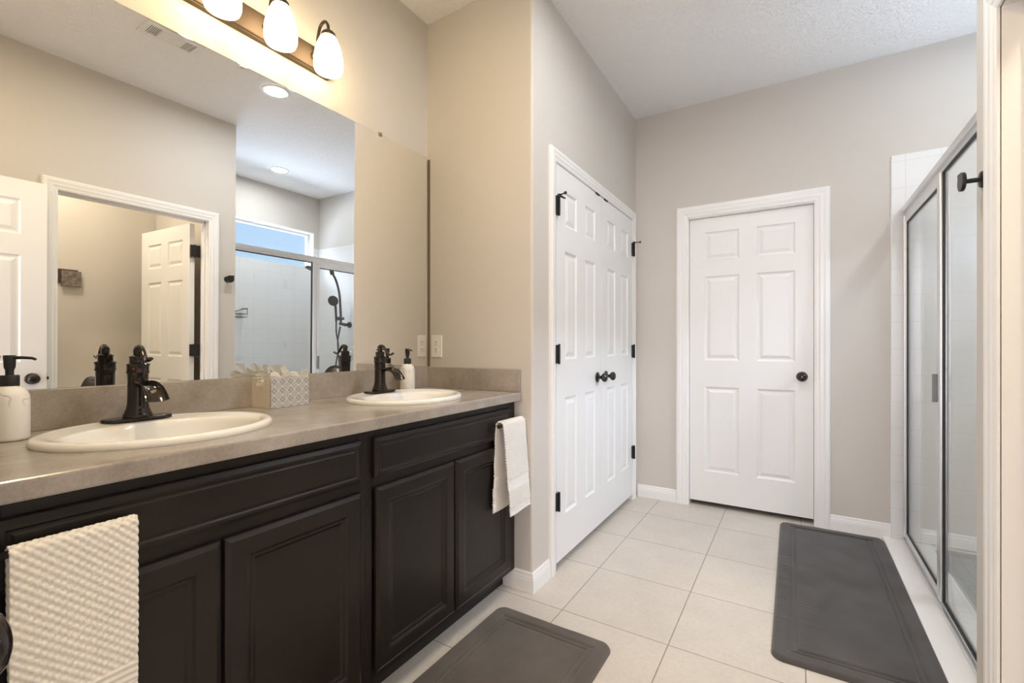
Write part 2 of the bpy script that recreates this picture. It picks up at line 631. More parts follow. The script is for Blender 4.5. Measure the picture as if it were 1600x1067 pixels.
def rounded_corner_wall():
    # return wall with a bull-nosed outside corner, turning into the closet wall
    bm = bmesh.new()
    r = 0.012
    pts = [(-0.12, YR)]
    for k in range(7):
        a = -PI / 2 + PI / 2 * k / 6
        pts.append((XC - r + r * math.cos(a), YR + r + r * math.sin(a)))
    pts += [(XC, 2.115), (XC - 0.1, 2.115), (XC - 0.1, 2.0), (-0.12, 2.0)]
    lo = [bm.verts.new((x, y, 0)) for x, y in pts]
    hi = [bm.verts.new((x, y, CZ)) for x, y in pts]
    n = len(pts)
    for k in range(n):
        bm.faces.new((lo[k], lo[(k + 1) % n], hi[(k + 1) % n], hi[k]))
    bm.faces.new(lo)
    bm.faces.new(hi)
    return bm


struct('wall_return', rounded_corner_wall(), WALL, 'narrow beige wall at the far end of the vanity with the outlet', 'wall', autos=40)
CL0, CL1, CLT = 2.136, 3.432, 2.105        # closet opening
bm = bmesh.new()
box(bm, XC - 0.1, XC, 2.115, CL0 - 0.01, 0, CZ)
box(bm, XC - 0.1, XC, CL1 + 0.01, YF, 0, CZ)
box(bm, XC - 0.1, XC, CL0 - 0.01, CL1 + 0.01, CLT + 0.01, CZ)
struct('wall_closet', bm, WALL, 'greige wall around the white double closet doors', 'wall')
bm = bmesh.new()
box(bm, -0.12, 0.0, 2.0, 4.5, 0, CZ)
box(bm, 0.0, XC - 0.1, YF, YF + 0.1, 0, CZ)
struct('wall_closet_back', bm, WALL, 'inside walls of the closet behind the double doors', 'wall')
FD0, FD1, FDT = 1.036, 1.812, 2.088        # far door opening
bm = bmesh.new()
box(bm, XC - 0.1, FD0 - 0.01, YF, YF + 0.116, 0, CZ)
box(bm, FD1 + 0.01, 3.6, YF, YF + 0.116, 0, CZ)
box(bm, FD0 - 0.01, FD1 + 0.01, YF, YF + 0.116, FDT + 0.01, CZ)
struct('wall_far', bm, WALL, 'greige far wall around the single white six-panel door', 'wall')
bm = bmesh.new()
box(bm, 0.0, 3.6, 4.4, 4.5, 0, CZ)
box(bm, 3.5, 3.6, 3.66, 4.4, 0, CZ)
struct('wall_beyond_far_door', bm, WALL, 'wall of the room beyond the far door', 'wall')
OP0, OP1, OPT = 0.926, 1.775, 2.088        # toilet-room doorway in the wall opposite the mirror
bm = bmesh.new()
box(bm, XW, XW + 0.116, -0.085, OP0 - 0.018, 0, CZ)
box(bm, XW, XW + 0.116, OP0 - 0.018, OP1 + 0.018, OPT + 0.018, CZ)
box(bm, XW, XW + 0.116, OP1 + 0.018, YE, 0, CZ, )
struct('wall_right', bm, WALL, 'beige wall opposite the mirror with the cased doorway', 'wall')
struct('wall_shower_near', boxbm(XW + 0.116, XB, 1.862, YE - 0.009, 0, CZ), WALL, 'partition wall between toilet room and shower', 'wall')
WN0, WN1, WZ0, WZ1 = 2.06, 3.475, 2.040, 2.480   # shower window opening
bm = bmesh.new()
box(bm, XB, XB + 0.16, -3.0, WN0, 0, CZ)
box(bm, XB, XB + 0.16, WN1, YF, 0, CZ)
box(bm, XB, XB + 0.16, WN0, WN1, 0, WZ0)
box(bm, XB, XB + 0.16, WN0, WN1, WZ1, CZ)
struct('wall_shower_back', bm, WALL, 'outside wall behind the shower with the high window', 'wall')
# entry wall behind the camera and the bedroom beyond
ED0, ED1 = 1.22, 2.085
bm = bmesh.new()
box(bm, ED1 + 0.01, XW, -0.085, YB, 0, CZ)
box(bm, 0.66, ED1 + 0.01, -0.085, YB, 2.10, CZ)
box(bm, 0.0, 0.66, -0.085, 0.18, 0, CZ)
struct('wall_entry', bm, WALL, 'wall around the entry doors beside the near end of the vanity', 'wall')
bm = bmesh.new()
box(bm, -0.12, 3.6, -3.1, -3.0, 0, CZ)
box(bm, -0.12, 0.0, -3.0, -0.085, 0, CZ)
struct('wall_bedroom', bm, WALL, 'walls of the bedroom outside the entry doors', 'wall')
struct('wall_toilet_near', boxbm(XW + 0.116, XB, -0.085, YB, 0, CZ), WALL, 'near wall of the toilet room', 'wall')

# shower tile cladding
TT = 2.291
struct('wall_tile_far', boxbm(2.190, XB - 0.009, YF - 0.009, YF, 0.012, TT, bev=0.003, seg=1), WT_FAR, 'white square tile cladding on the shower far wall', 'tiled wall')
bm = bmesh.new()
box(bm, XB - 0.009, XB, YE, YF, 0.012, WZ0)
box(bm, XB - 0.009, XB, YE, WN0, WZ0, TT)
box(bm, XB - 0.009, XB, WN1, YF, WZ0, TT)
struct('wall_tile_back', bm, WT_BACK, 'white square tile cladding below the shower window', 'tiled wall')
struct('wall_tile_near', boxbm(2.302, XB - 0.009, YE - 0.009, YE, 0.012, TT), WT_FAR, 'white square tile cladding on the shower near wall', 'tiled wall')
struct('floor_shower', boxbm(2.30, XB - 0.009, YE, YF - 0.009, 0.0, 0.008), PAN, 'pale mosaic floor inside the shower', 'floor')
struct('shower_curb', boxbm(2.150, 2.30, YE, YF - 0.009, 0.0, 0.014, bev=0.003), MARBLE, 'low white curb along the shower door', 'curb')

# window of the shower: vinyl frame, pane, sill returns
wf = bmesh.new()
fw = 0.034
x0, x1 = XB + 0.075, XB + 0.125
box(wf, x0, x1, WN0, WN1, WZ0, WZ0 + fw - 0.008, bev=0.004)
box(wf, x0, x1, WN0, WN1, WZ1 - fw, WZ1, bev=0.004)
box(wf, x0, x1, WN0, WN0 + fw, WZ0 + fw, WZ1 - fw)
box(wf, x0, x1, WN1 - fw, WN1, WZ0 + fw, WZ1 - fw)
win = struct('window_1', wf, TRIM, 'high horizontal white framed window above the shower tile', 'window')
obj('window_pane', boxbm(XB + 0.098, XB + 0.102, WN0 + fw, WN1 - fw, WZ0 + fw, WZ1 - fw), WGLASS, win)
rb = bmesh.new()
t = 0.012
box(rb, XB - 0.010, XB + 0.075, WN0, WN1, WZ0, WZ0 + t)
box(rb, XB - 0.004, XB + 0.075, WN0, WN1, WZ1 - t, WZ1)
box(rb, XB - 0.004, XB + 0.075, WN0, WN0 + t, WZ0 + t, WZ1 - t)
box(rb, XB - 0.004, XB + 0.075, WN1 - t, WN1, WZ0 + t, WZ1 - t)
obj('window_return', rb, TRIM, win)

# baseboards (room on the left of the direction)


def bb(name, p0, p1, label, m0=0, m1=0):
    return baseboard(name, p0, p1, label, m0, m1)


# walls facing -Y: direction must run +X -> -X so that left side is -Y
bb('baseboard_return', (XC, YR), (0.495, YR), 'short white stepped baseboard beside the vanity toe kick', 1, 0)
# closet wall faces +X: direction runs +Y -> -Y
bb('baseboard_closet', (XC, 2.066), (XC, YR), 'tiny white baseboard between wall corner and closet casing', 0, 1)
bb('baseboard_far', (0.962, YF), (XC + 0.017, YF), 'white baseboard left of the far door', 0, 0)
bb('baseboard_far_right', (2.190, YF), (1.886, YF), 'white baseboard right of the far door, ending at tile', 0, 0)
bb('baseboard_right', (XW, YB), (XW, OP0 - 0.074), 'white baseboard left of the toilet room doorway', 0, 0)
bb('baseboard_right_end', (XW, OP1 + 0.074), (XW, YE), 'short white baseboard under the robe hook', 0, 0)
bb('baseboard_toilet', (XB, YB), (XB, 1.862), 'white baseboard on the back wall of the toilet room', 0, 0)

# ------------------------------------------------------------------ casings and jambs
cas = struct('trim_1', casing_bm(CL0 - 0.003, CL1 + 0.003, CLT, lambda a, z, t: (XC + t, a, z), 0.88), TRIM, 'white moulded casing around the closet double doors', 'door casing')
bm = bmesh.new()
box(bm, XC - 0.1, XC + 0.002, CL0 - 0.010, CL0 - 0.002, 0, CLT)
box(bm, XC - 0.1, XC + 0.002, CL1 + 0.002, CL1 + 0.010, 0, CLT)
box(bm, XC - 0.1, XC + 0.002, CL0 - 0.010, CL1 + 0.010, CLT - 0.002, CLT + 0.01)
obj('door_jamb', bm, TRIM, cas)
cas = struct('trim_2', casing_bm(FD0 + 0.002, FD1 - 0.002, FDT - 0.004, lambda a, z, t: (a, YF - t, z), 1.15), TRIM, 'white moulded casing around the far door', 'door casing')
bm = bmesh.new()
box(bm, FD0 - 0.01, FD0 + 0.006, YF - 0.002, YF + 0.116, 0, FDT)
box(bm, FD1 - 0.006, FD1 + 0.01, YF - 0.002, YF + 0.116, 0, FDT)
box(bm, FD0 - 0.01, FD1 + 0.01, YF - 0.002, YF + 0.116, FDT - 0.012, FDT + 0.01)
obj('door_jamb', bm, TRIM, cas)
cas = struct('trim_3', casing_bm(OP0, OP1, OPT, lambda a, z, t: (XW - t, a, z), 1.02), TRIM, 'white moulded casing around the open toilet room doorway', 'door casing')
bm = bmesh.new()
box(bm, XW - 0.002, XW + 0.118, OP0 - 0.016, OP0, 0, OPT)
box(bm, XW - 0.002, XW + 0.118, OP1, OP1 + 0.016, 0, OPT)
box(bm, XW - 0.002, XW + 0.118, OP0 - 0.016, OP1 + 0.016, OPT, OPT + 0.016)
box(bm, XW + 0.045, XW + 0.080, OP0, OP0 + 0.011, 0, OPT)
box(bm, XW + 0.045, XW + 0.080, OP1 - 0.011, OP1, 0, OPT)
box(bm, XW + 0.045, XW + 0.080, OP0, OP1, OPT - 0.011, OPT)
obj('door_jamb', bm, TRIM, cas)


# ------------------------------------------------------------------ door hardware
def knob_bm(origin, axis, s=1.0):
    bm = bmesh.new()
    M = axis_mtx(origin, axis)
    prof = [(0.0315, 0.0), (0.0325, 0.002), (0.0315, 0.006), (0.026, 0.0085), (0.0130, 0.010), (0.0105, 0.013), (0.0105, 0.026), (0.013, 0.030),
            (0.020, 0.0335), (0.0255, 0.040), (0.0275, 0.048), (0.0262, 0.055), (0.021, 0.061), (0.013, 0.0645), (0.004, 0.0655)]
    return lathe(bm, [(r * s, z * s) for r, z in prof], 32, M)


def hinge_bm(x0, x1, y, z0, z1, r=0.0055):
    """butt hinge on a wall facing +X: leaf plates either side of a knuckle barrel at y"""
    bm = bmesh.new()
    box(bm, x0, x1, y - 0.018, y + 0.018, z0, z1, bev=0.0006, seg=1)
    lathe(bm, [(r * 0.7, z0 - 0.005), (r, z0 - 0.002), (r, z1 + 0.002), (r * 0.7, z1 + 0.005)], 14, Matrix.Translation((x1 + 0.003, y, 0)))
    return bm


# closet double doors
LW = (CL1 - CL0 - 0.006) / 2
CZ0, CH = 0.040, CLT - 0.010 - 0.040
CPZ = ((0.225, 0.845), (1.045, 1.622), (1.755, 1.940))
for side, (y0, ky, hy, lab) in enumerate(((CL0 + 0.002, 2.786 - 0.075, CL0, 'left white six-panel closet door beside the vanity end wall'),
                                          (CL0 + 0.004 + LW, 2.786 + 0.075, CL1, 'right white six-panel closet door next to the far wall'))):
    d = struct('door_%d' % (side + 1), door_leaf_bm(LW, CH, 0.035, six_panels(LW, CH, 0.105, 0.118, CPZ), lambda a, z, dd, y0=y0: (XC + 0.008 + dd, y0 + a, CZ0 + z)), DOOR, lab, 'door')
    obj('door_knob', knob_bm((XC + 0.008, ky, 0.963), (1, 0, 0)), BRONZE, d, smooth=True)
    for (z0, z1) in ((0.314, 0.405), (1.069, 1.163), (1.830, 1.925)):
        h_ = obj('hinge', hinge_bm(XC + 0.004, XC + 0.0215, hy + (0.004 if side == 0 else -0.004), z0, z1), BLACK, d)
        h_['label'] = 'black hinge'
    sgn = 1 if side == 0 else -1
    ps = bmesh.new()
    hy2 = hy + 0.004 * sgn
    zt = 1.922
    lathe(ps, [(0.009, zt), (0.010, zt + 0.003), (0.010, zt + 0.011), (0.007, zt + 0.014)], 14, Matrix.Translation((XC + 0.024, hy2, 0)))
    tube(ps, [(XC + 0.024, hy2, zt + 0.007), (XC + 0.030, hy2 + 0.026 * sgn, zt + 0.004), (XC + 0.034, hy2 + 0.050 * sgn, zt + 0.003)], [0.0065, 0.0055, 0.004], 10)
    tube(ps, [(XC + 0.024, hy2, zt + 0.007), (XC + 0.062, hy2 - 0.012 * sgn, zt + 0.009)], [0.0040, 0.0035], 10)
    lathe(ps, [(0.006, 0), (0.008, 0.002), (0.008, 0.009), (0.005, 0.011)], 14, axis_mtx((XC + 0.060, hy2 - 0.0115 * sgn, zt + 0.009), (1, -0.3 * sgn, 0)))
    s_ = obj('hinge_pin_stop', ps, BLACK, d)
    s_['label'] = 'black hinge pin door stop'
    obj('ball_catch', boxbm(XC + 0.004, XC + 0.014, 2.786 + (-0.10 if side == 0 else 0.045), 2.786 + (-0.045 if side == 0 else 0.10), CLT - 0.014, CLT - 0.004, bev=0.001, seg=1), BLACK, d)

# far door
FW = FD1 - FD0 - 0.016
FX0 = FD0 + 0.008
FZ0 = 0.036
FH = FDT - 0.014 - FZ0
FPZ = ((0.217, 0.828), (1.015, 1.620), (1.732, 1.938))
d3 = struct('door_3', door_leaf_bm(FW, FH, 0.035, six_panels(FW, FH, 0.100, 0.104, FPZ), lambda a, z, dd: (FX0 + a, YF + 0.022 - dd, FZ0 + z)), DOOR, 'closed white six-panel door in the far wall', 'door')
obj('door_knob', knob_bm((1.741, YF + 0.022, 0.955), (0, -1, 0)), BRONZE, d3, smooth=True)


def hung_door(name, hinge, free, th, z0, h, label, flip=1, knob_from_free=0.06, knobz=0.945, knobs=(1, -1)):
    """door leaf between a hinge point and a free-edge point; depth goes to the side given by flip"""
    H, F = Vector((*hinge, 0)), Vector((*free, 0))
    w = (F - H).length
    dv = (F - H).normalized()
    nv = Vector((-dv.y, dv.x, 0)) * flip
    fn = lambda a, z, dd: H + dv * a + nv * dd + Vector((0, 0, z0 + z))
    o = struct(name, door_leaf_bm(w, h, th, six_panels(w, h), fn), DOOR, label, 'door')
    for s in knobs:
        base = H + dv * (w - knob_from_free) + nv * (0.0 if s > 0 else -th) + Vector((0, 0, knobz))
        obj('door_knob', knob_bm(base, nv * s), BRONZE, o, smooth=True)
    lt = bmesh.new()
    c = H + dv * w - nv * (th / 2)
    M = Matrix.Translation(c + Vector((0, 0, knobz))) @ Matrix(((dv.x, nv.x, 0, 0), (dv.y, nv.y, 0, 0), (0, 0, 1, 0), (0, 0, 0, 1)))
    box(lt, -0.001, 0.002, -0.012, 0.012, -0.028, 0.028)
    box(lt, 0.002, 0.011, -0.006, 0.006, -0.008, 0.008)
    bmesh.ops.transform(lt, matrix=M, verts=lt.verts)
    obj('door_latch', lt, BLACK, o)
    return o


# entry leaf swung open towards the right wall (seen in the mirror), and the closed leaf left of the camera
hung_door('door_4', (2.085, 0.036), (2.047, 0.850), 0.035, 0.02, 2.055, 'open white six-panel entry door lying near the right wall, in the mirror', flip=1)
hung_door('door_5', (0.668, 0.041), (1.217, 0.041), 0.035, 0.02, 2.055, 'closed white entry door leaf at the near left, only its dark knob in frame', flip=1, knob_from_free=0.055, knobz=0.925, knobs=(1,))
# toilet-room door, hinged on the far jamb and opened into the toilet room
wc = hung_door('door_6', (2.338, 1.712), (3.112, 1.672), 0.035, 0.02, 2.060, 'open white six-panel door inside the toilet room, in the mirror', flip=-1)
for z in (1.865, 1.095, 0.30):
    hb = bmesh.new()
    box(hb, 2.3045, 2.3075, 1.706, 1.7735, z - 0.046, z + 0.046, bev=0.0012, seg=2)
    box(hb, 2.3075, 2.3385, 1.712, 1.716, z - 0.046, z + 0.046)
    lathe(hb, [(0.004, z - 0.052), (0.0065, z - 0.048), (0.0065, z + 0.048), (0.004, z + 0.052)], 12, Matrix.Translation((2.314, 1.738, 0)))
    obj('hinge', hb, BLACK, wc)['label'] = 'black hinge'

# ------------------------------------------------------------------ vanity
VY0, VYM, VY1 = 0.184, 0.993, 1.895
XD, XFF, CTZ = 0.575, 0.556, 0.938          # door fronts, face frame, counter top
FRONT_RINGS = [(0.006, -0.0012), (0.013, -0.0062), (0.020, -0.0066), (0.027, -0.0105)]


def front_bm(y0, y1, z0, z1, frame, rings):
    """cabinet front (door or drawer) with chamfered outer edge and a profiled recess"""
    bm = bmesh.new()
    w, h = y1 - y0, z1 - z0
    ch = 0.012

    def fn(a, z, d):
        return (XD + d, y0 + a, z0 + z)
    # back, side and chamfer rings
    loops = []
    for (ins, dep) in ((0.0, -0.019), (0.0, -0.0085), (0.0015, -0.0060), (ch, 0.0)):
        loops.append([bm.verts.new(fn(*p, dep)) for p in ((ins, ins), (w - ins, ins), (w - ins, h - ins), (ins, h - ins))])
    for A, B in zip(loops, loops[1:]):
        for k in range(4):
            bm.faces.new((A[k], A[(k + 1) % 4], B[(k + 1) % 4], B[k]))
    bm.faces.new(loops[0])
    prev = loops[-1]
    if frame is None:
        bm.faces.new(prev)
        return bm
    for (ins, dep) in [(frame, 0.0)] + [(frame + i, dd) for i, dd in rings]:
        cur = [bm.verts.new(fn(*p, dep)) for p in ((ins, ins), (w - ins, ins), (w - ins, h - ins), (ins, h - ins))]
        for k in range(4):
            bm.faces.new((prev[k], prev[(k + 1) % 4], cur[(k + 1) % 4], cur[k]))
        prev = cur
    bm.faces.new(prev)
    return bm


DRAWER_RINGS = [(0.004, -0.0030), (0.008, -0.0030), (0.012, -0.0010)]


def vanity(y0, y1, fronts, label):
    t = thing('vanity_cabinet', label, 'cabinet', (0, 0, 0), 0, 'espresso vanity cabinets')
    c = bmesh.new()
    box(c, 0.004, XFF - 0.019, y0, y0 + 0.016, 0.09, 0.897)
    box(c, 0.004, XFF - 0.019, y1 - 0.016, y1, 0.09, 0.897)
    box(c, 0.004, XFF - 0.019, y0 + 0.016, y1 - 0.016, 0.09, 0.106)
    obj('carcass', c, CAB, t)
    f = bmesh.new()
    ff0, ff1 = XFF - 0.019, XFF
    s0, s1 = (0.03, 0.027) if y0 < 0.5 else (0.027, 0.06)
    box(f, ff0, ff1, y0, y0 + s0, 0.09, 0.897, bev=0.001, seg=1)
    box(f, ff0, ff1, y1 - s1, y1, 0.09, 0.897, bev=0.001, seg=1)
    box(f, ff0, ff1, y0 + s0, y1 - s1, 0.862, 0.897)
    box(f, ff0, ff1, y0 + s0, y1 - s1, 0.700, 0.748)
    box(f, ff0, ff1, y0 + s0, y1 - s1, 0.09, 0.128)
    box(f, ff0, ff1, (fronts[0][1] + fronts[1][0]) / 2 - 0.02, (fronts[0][1] + fronts[1][0]) / 2 + 0.02, 0.128, 0.700)
    obj('face_frame', f, CAB, t)
    obj('toe_kick', boxbm(0.478, 0.490, y0, y1, 0.0, 0.09), KICK, t)
    for (a, b) in fronts[:2]:
        obj('cabinet_door', front_bm(a, b, 0.118, 0.708, 0.048, FRONT_RINGS), CAB, t)
    a, b = fronts[2]
    obj('drawer_front', front_bm(a, b, 0.740, 0.868, 0.018, DRAWER_RINGS), CAB, t)
    return t


vanity(VY0, VYM, ((0.196, 0.560), (0.568, 0.968), (0.196, 0.968)), 'dark espresso vanity cabinet under the near sink, behind the cream towel')
vanity(VYM + 0.001, VY1, ((1.026, 1.422), (1.430, 1.836), (1.020, 1.840)), 'dark espresso vanity cabinet under the far sink, beside the small white towel')

# counter with two oval cut-outs
SINKS = ((0.305, 0.556), (0.305, 1.428))
SRX, SRY = 0.218, 0.254
CX1 = 0.5954


def counter_bm():
    bm = bmesh.new()
    x0, x1 = 0.003, CX1 - 0.006
    ys = [0.182, 0.556 - 0.29, 0.556 + 0.29, 1.428 - 0.29, 1.428 + 0.29, 1.896]
    for i in range(5):
        a, b = ys[i], ys[i + 1]
        hole = next((s for s in SINKS if a < s[1] < b), None)
        if hole is None:
            v = [bm.verts.new(p) for p in ((x0, a, CTZ), (x1, a, CTZ), (x1, b, CTZ), (x0, b, CTZ))]
            bm.faces.new(v)
            continue
        cx, cy = hole
        angs = sorted([2 * PI * k / 72 for k in range(72)] + [math.atan2(yy - cy, xx - cx) % (2 * PI) for xx in (x0, x1) for yy in (a, b)])
        inn, out = [], []
        for t in angs:
            c, s = math.cos(t), math.sin(t)
            k = min(((x1 - cx) / c) if c > 1e-9 else 1e9, ((x0 - cx) / c) if c < -1e-9 else 1e9, ((b - cy) / s) if s > 1e-9 else 1e9, ((a - cy) / s) if s < -1e-9 else 1e9)
            out.append(bm.verts.new((cx + c * k, cy + s * k, CTZ)))
            inn.append(bm.verts.new((cx + c * 1.0 * (SRX - 0.012) * (SRY - 0.012) / math.hypot((SRY - 0.012) * c, (SRX - 0.012) * s), cy + s * (SRX - 0.012) * (SRY - 0.012) / math.hypot((SRY - 0.012) * c, (SRX - 0.012) * s), CTZ)))
        n = len(angs)
        low = [bm.verts.new((v.co.x, v.co.y, CTZ - 0.03)) for v in inn]
        for k in range(n):
            bm.faces.new((inn[k], out[k], out[(k + 1) % n], inn[(k + 1) % n]))
            bm.faces.new((inn[k], inn[(k + 1) % n], low[(k + 1) % n], low[k]))
    bmesh.ops.remove_doubles(bm, verts=bm.verts, dist=1e-6)
    # rounded front nose and underside
    prof = [(x1, CTZ), (CX1 - 0.003, CTZ - 0.0008), (CX1 - 0.0008, CTZ - 0.003), (CX1, CTZ - 0.006), (CX1, 0.903), (CX1 - 0.001, 0.8995), (CX1 - 0.004, 0.8985), (0.53, 0.8985), (0.53, 0.918), (0.51, 0.918)]
    A = [bm.verts.new((x, ys[0], z)) for x, z in prof]
    B = [bm.verts.new((x, ys[-1], z)) for x, z in prof]
    for k in range(len(prof) - 1):
        bm.faces.new((A[k], B[k], B[k + 1], A[k + 1]))
    return bm


ct = thing('countertop', 'grey brown stone-look laminate worktop with two oval sinks in it', 'countertop')
obj('worktop', counter_bm(), COUNTER, ct)
bs = bmesh.new()
box(bs, 0.003, 0.021, 0.182, 1.896, CTZ, 1.046, bev=0.0015, seg=1)
obj('backsplash', bs, COUNTER, ct)
bs = bmesh.new()
box(bs, 0.021, CX1 - 0.004, 1.8785, 1.896, CTZ, 1.046, bev=0.0015, seg=1)
obj('side_splash', bs, COUNTER, ct)


# oval drop-in sinks
def sink_bm():
    bm = bmesh.new()
    segs = 72
    ax, ay = 0.157, 0.212
    off = 0.028
    prof = [(1.0, 0.0), (1.005, 0.004), (1.004, 0.008), (0.997, 0.0120), (0.984, 0.0150), (0.966, 0.0168), (0.945, 0.0172), (0.922, 0.0166), (0.90, 0.0152)]
    inner = [(0.985, 0.004), (0.972, -0.006), (0.955, -0.022), (0.93, -0.042), (0.87, -0.075), (0.76, -0.108), (0.58, -0.130), (0.36, -0.141), (0.14, -0.145)]
    cs = [(math.cos(2 * PI * k / segs), math.sin(2 * PI * k / segs)) for k in range(segs)]
    rings = []
    for s, z in prof:
        rings.append([bm.verts.new((s * SRX * c, s * SRY * n, z)) for c, n in cs])
    o0, i0 = (0.90, 0.0152), (1.012, 0.0095)
    for t in (0.25, 0.5, 0.75, 1.0):                # sloping deck between rim roll and bowl
        e = t * t * (3 - 2 * t)
        rings.append([bm.verts.new(((o0[0] * SRX * c) * (1 - t) + (off + i0[0] * ax * c) * t, (o0[0] * SRY * n) * (1 - t) + i0[0] * ay * n * t, o0[1] + (i0[1] - o0[1]) * e)) for c, n in cs])
    for s, z in inner:
        rings.append([bm.verts.new((off + s * ax * c, s * ay * n, z)) for c, n in cs])
    for A, B in zip(rings, rings[1:]):
        for k in range(segs):
            bm.faces.new((A[k], A[(k + 1) % segs], B[(k + 1) % segs], B[k]))
    return bm


SINK_LABELS = ('near white oval drop-in sink under the left faucet', 'far white oval drop-in sink beside the end wall')
s0 = thing('sink', SINK_LABELS[0], 'sink', (SINKS[0][0], SINKS[0][1], CTZ + 0.0004), 0, 'oval vanity sinks')
obj('basin', sink_bm(), CERAM, s0, smooth=True)
dr = bmesh.new()
lathe(dr, [(0.030, -0.147), (0.030, -0.1435), (0.026, -0.1425), (0.010, -0.1425), (0.003, -0.141)], 28, Matrix.Translation((0.028, 0, 0)))
obj('drain', dr, BRONZE, s0, smooth=True)
dup(s0, (SINKS[1][0], SINKS[1][1], CTZ + 0.0004), 0, SINK_LABELS[1], 'oval vanity sinks')


# faucets
def make_faucet(loc, label):
    t = thing('faucet', label, 'faucet', loc, 0, 'bronze waterfall faucets')
    pb = bmesh.new()
    # rounded base plate
    n = 10
    out = []
    hw, hl = 0.0275, 0.082
    for cy, a0 in ((hl - hw, 0), (-(hl - hw), PI)):
        for k in range(n + 1):
            a = a0 + PI * k / n
            out.append((hw * math.cos(a), cy + hw * math.sin(a)))
    lo = [pb.verts.new((x, y, 0)) for x, y in out]
    mi = [pb.verts.new((x, y, 0.005)) for x, y in out]
    hi = [pb.verts.new((x * 0.93, y * 0.975, 0.008)) for x, y in out]
    for A, B in ((lo, mi), (mi, hi)):
        for k in range(len(out)):
            pb.faces.new((A[k], A[(k + 1) % len(out)], B[(k + 1) % len(out)], B[k]))
    pb.faces.new(lo)
    pb.faces.new(hi)
    obj('base_plate', pb, BRONZE, t, autos=40)
    bb_ = bmesh.new()
    lathe(bb_, [(0.0335, 0.008), (0.0340, 0.012), (0.0325, 0.017), (0.0300, 0.0205), (0.0300, 0.023), (0.0275, 0.029), (0.0255, 0.036), (0.0258, 0.0385), (0.0245, 0.042),
                (0.0235, 0.060), (0.0232, 0.085), (0.0238, 0.112), (0.0240, 0.128), (0.0262, 0.131), (0.0266, 0.134), (0.0255, 0.1365), (0.0255, 0.150), (0.0275, 0.1525), (0.0275, 0.156), (0.0240, 0.158),
                (0.0195, 0.160), (0.0190, 0.172), (0.0205, 0.1745), (0.0205, 0.177), (0.0165, 0.179), (0.0125, 0.181)], 40)
    obj('body', bb_, BRONZE, t, autos=50)
    # waterfall spout: an open channel curving forward and down
    sp = bmesh.new()
    path = [(0.004, 0.098), (0.026, 0.104), (0.050, 0.106), (0.074, 0.102), (0.096, 0.091), (0.114, 0.073), (0.123, 0.060)]
    half = [0.0150, 0.0180, 0.0205, 0.0225, 0.0245, 0.0265, 0.0275]
    path = spline([(x, 0, z) for x, z in path], 4)
    hs = []
    for i in range(len(half) - 1):
        for k in range(4):
            hs.append(half[i] + (half[i + 1] - half[i]) * k / 4)
    hs.append(half[-1])
    rows_o, rows_i = [], []
    m_ = 12
    for i, p in enumerate(path):
        tt = (path[min(i + 1, len(path) - 1)] - path[max(i - 1, 0)]).normalized()
        up = Vector((-tt.z, 0, tt.x)) if tt.x > 0 else Vector((tt.z, 0, -tt.x))
        ro, ri = [], []
        for k in range(m_ + 1):
            ang = PI * k / m_
            yy = math.cos(ang)
            dz = -math.sin(ang)
            ro.append(sp.verts.new(p + Vector((0, yy * hs[i], 0)) + up * (0.004 + dz * 0.018 * (1 - 0.35 * i / len(path)))))
            ri.append(sp.verts.new(p + Vector((0, yy * (hs[i] - 0.0028), 0)) + up * (0.0045 + dz * (0.018 * (1 - 0.35 * i / len(path)) - 0.003))))
        rows_o.append(ro)
        rows_i.append(ri)
    for R, flip in ((rows_o, False), (rows_i, True)):
        for A, B in zip(R, R[1:]):
            for k in range(m_):
                q = (A[k], A[k + 1], B[k + 1], B[k])
                sp.faces.new(tuple(reversed(q)) if flip else q)
    for k in (0, m_):
        for i in range(len(path) - 1):
            sp.faces.new((rows_o[i][k], rows_o[i + 1][k], rows_i[i + 1][k], rows_i[i][k]))
    for i in (0, len(path) - 1):
        for k in range(m_):
            sp.faces.new((rows_o[i][k], rows_o[i][k + 1], rows_i[i][k + 1], rows_i[i][k]))
    obj('spout', sp, BRONZE, t, autos=50)
    # lever handle with hooked, flattened end
    hd = bmesh.new()
    lathe(hd, [(0.0105, 0.178), (0.0105, 0.186), (0.0110, 0.194), (0.0095, 0.1995), (0.0045, 0.2025)], 24)
    pts = spline([(-0.010, 0, 0.196), (0.003, 0, 0.2045), (0.018, 0, 0.2035), (0.031, 0, 0.191), (0.043, 0, 0.175), (0.058, 0, 0.1665), (0.071, 0, 0.168), (0.080, 0, 0.1725)], 5)
    nn = len(pts)
    rr = [0.0070 - 0.0028 * min(1, i / (nn * 0.5)) for i in range(nn)]
    fl = [1.05 + 0.75 * min(1, i / (nn * 0.55)) for i in range(nn)]
    tube(hd, pts, rr, 14, flat=fl)
    obj('lever_handle', hd, BRONZE, t, autos=55)
    ib = lathe(bmesh.new(), [(0.0027, 0.0), (0.0027, 0.0010), (0.0015, 0.0014)], 16, axis_mtx((0.0195, -0.0165, 0.143), (0.76, -0.65, 0)))
    obj('index_dot', ib, RED, t)['label'] = 'small red hot-water dot'
    return t


f0 = make_faucet((0.128, 0.556, CTZ + 0.0158), 'bronze waterfall faucet behind the near sink')
dup(f0, (0.132, 1.442, CTZ + 0.0158), 0, 'bronze waterfall faucet behind the far sink', 'bronze waterfall faucets')


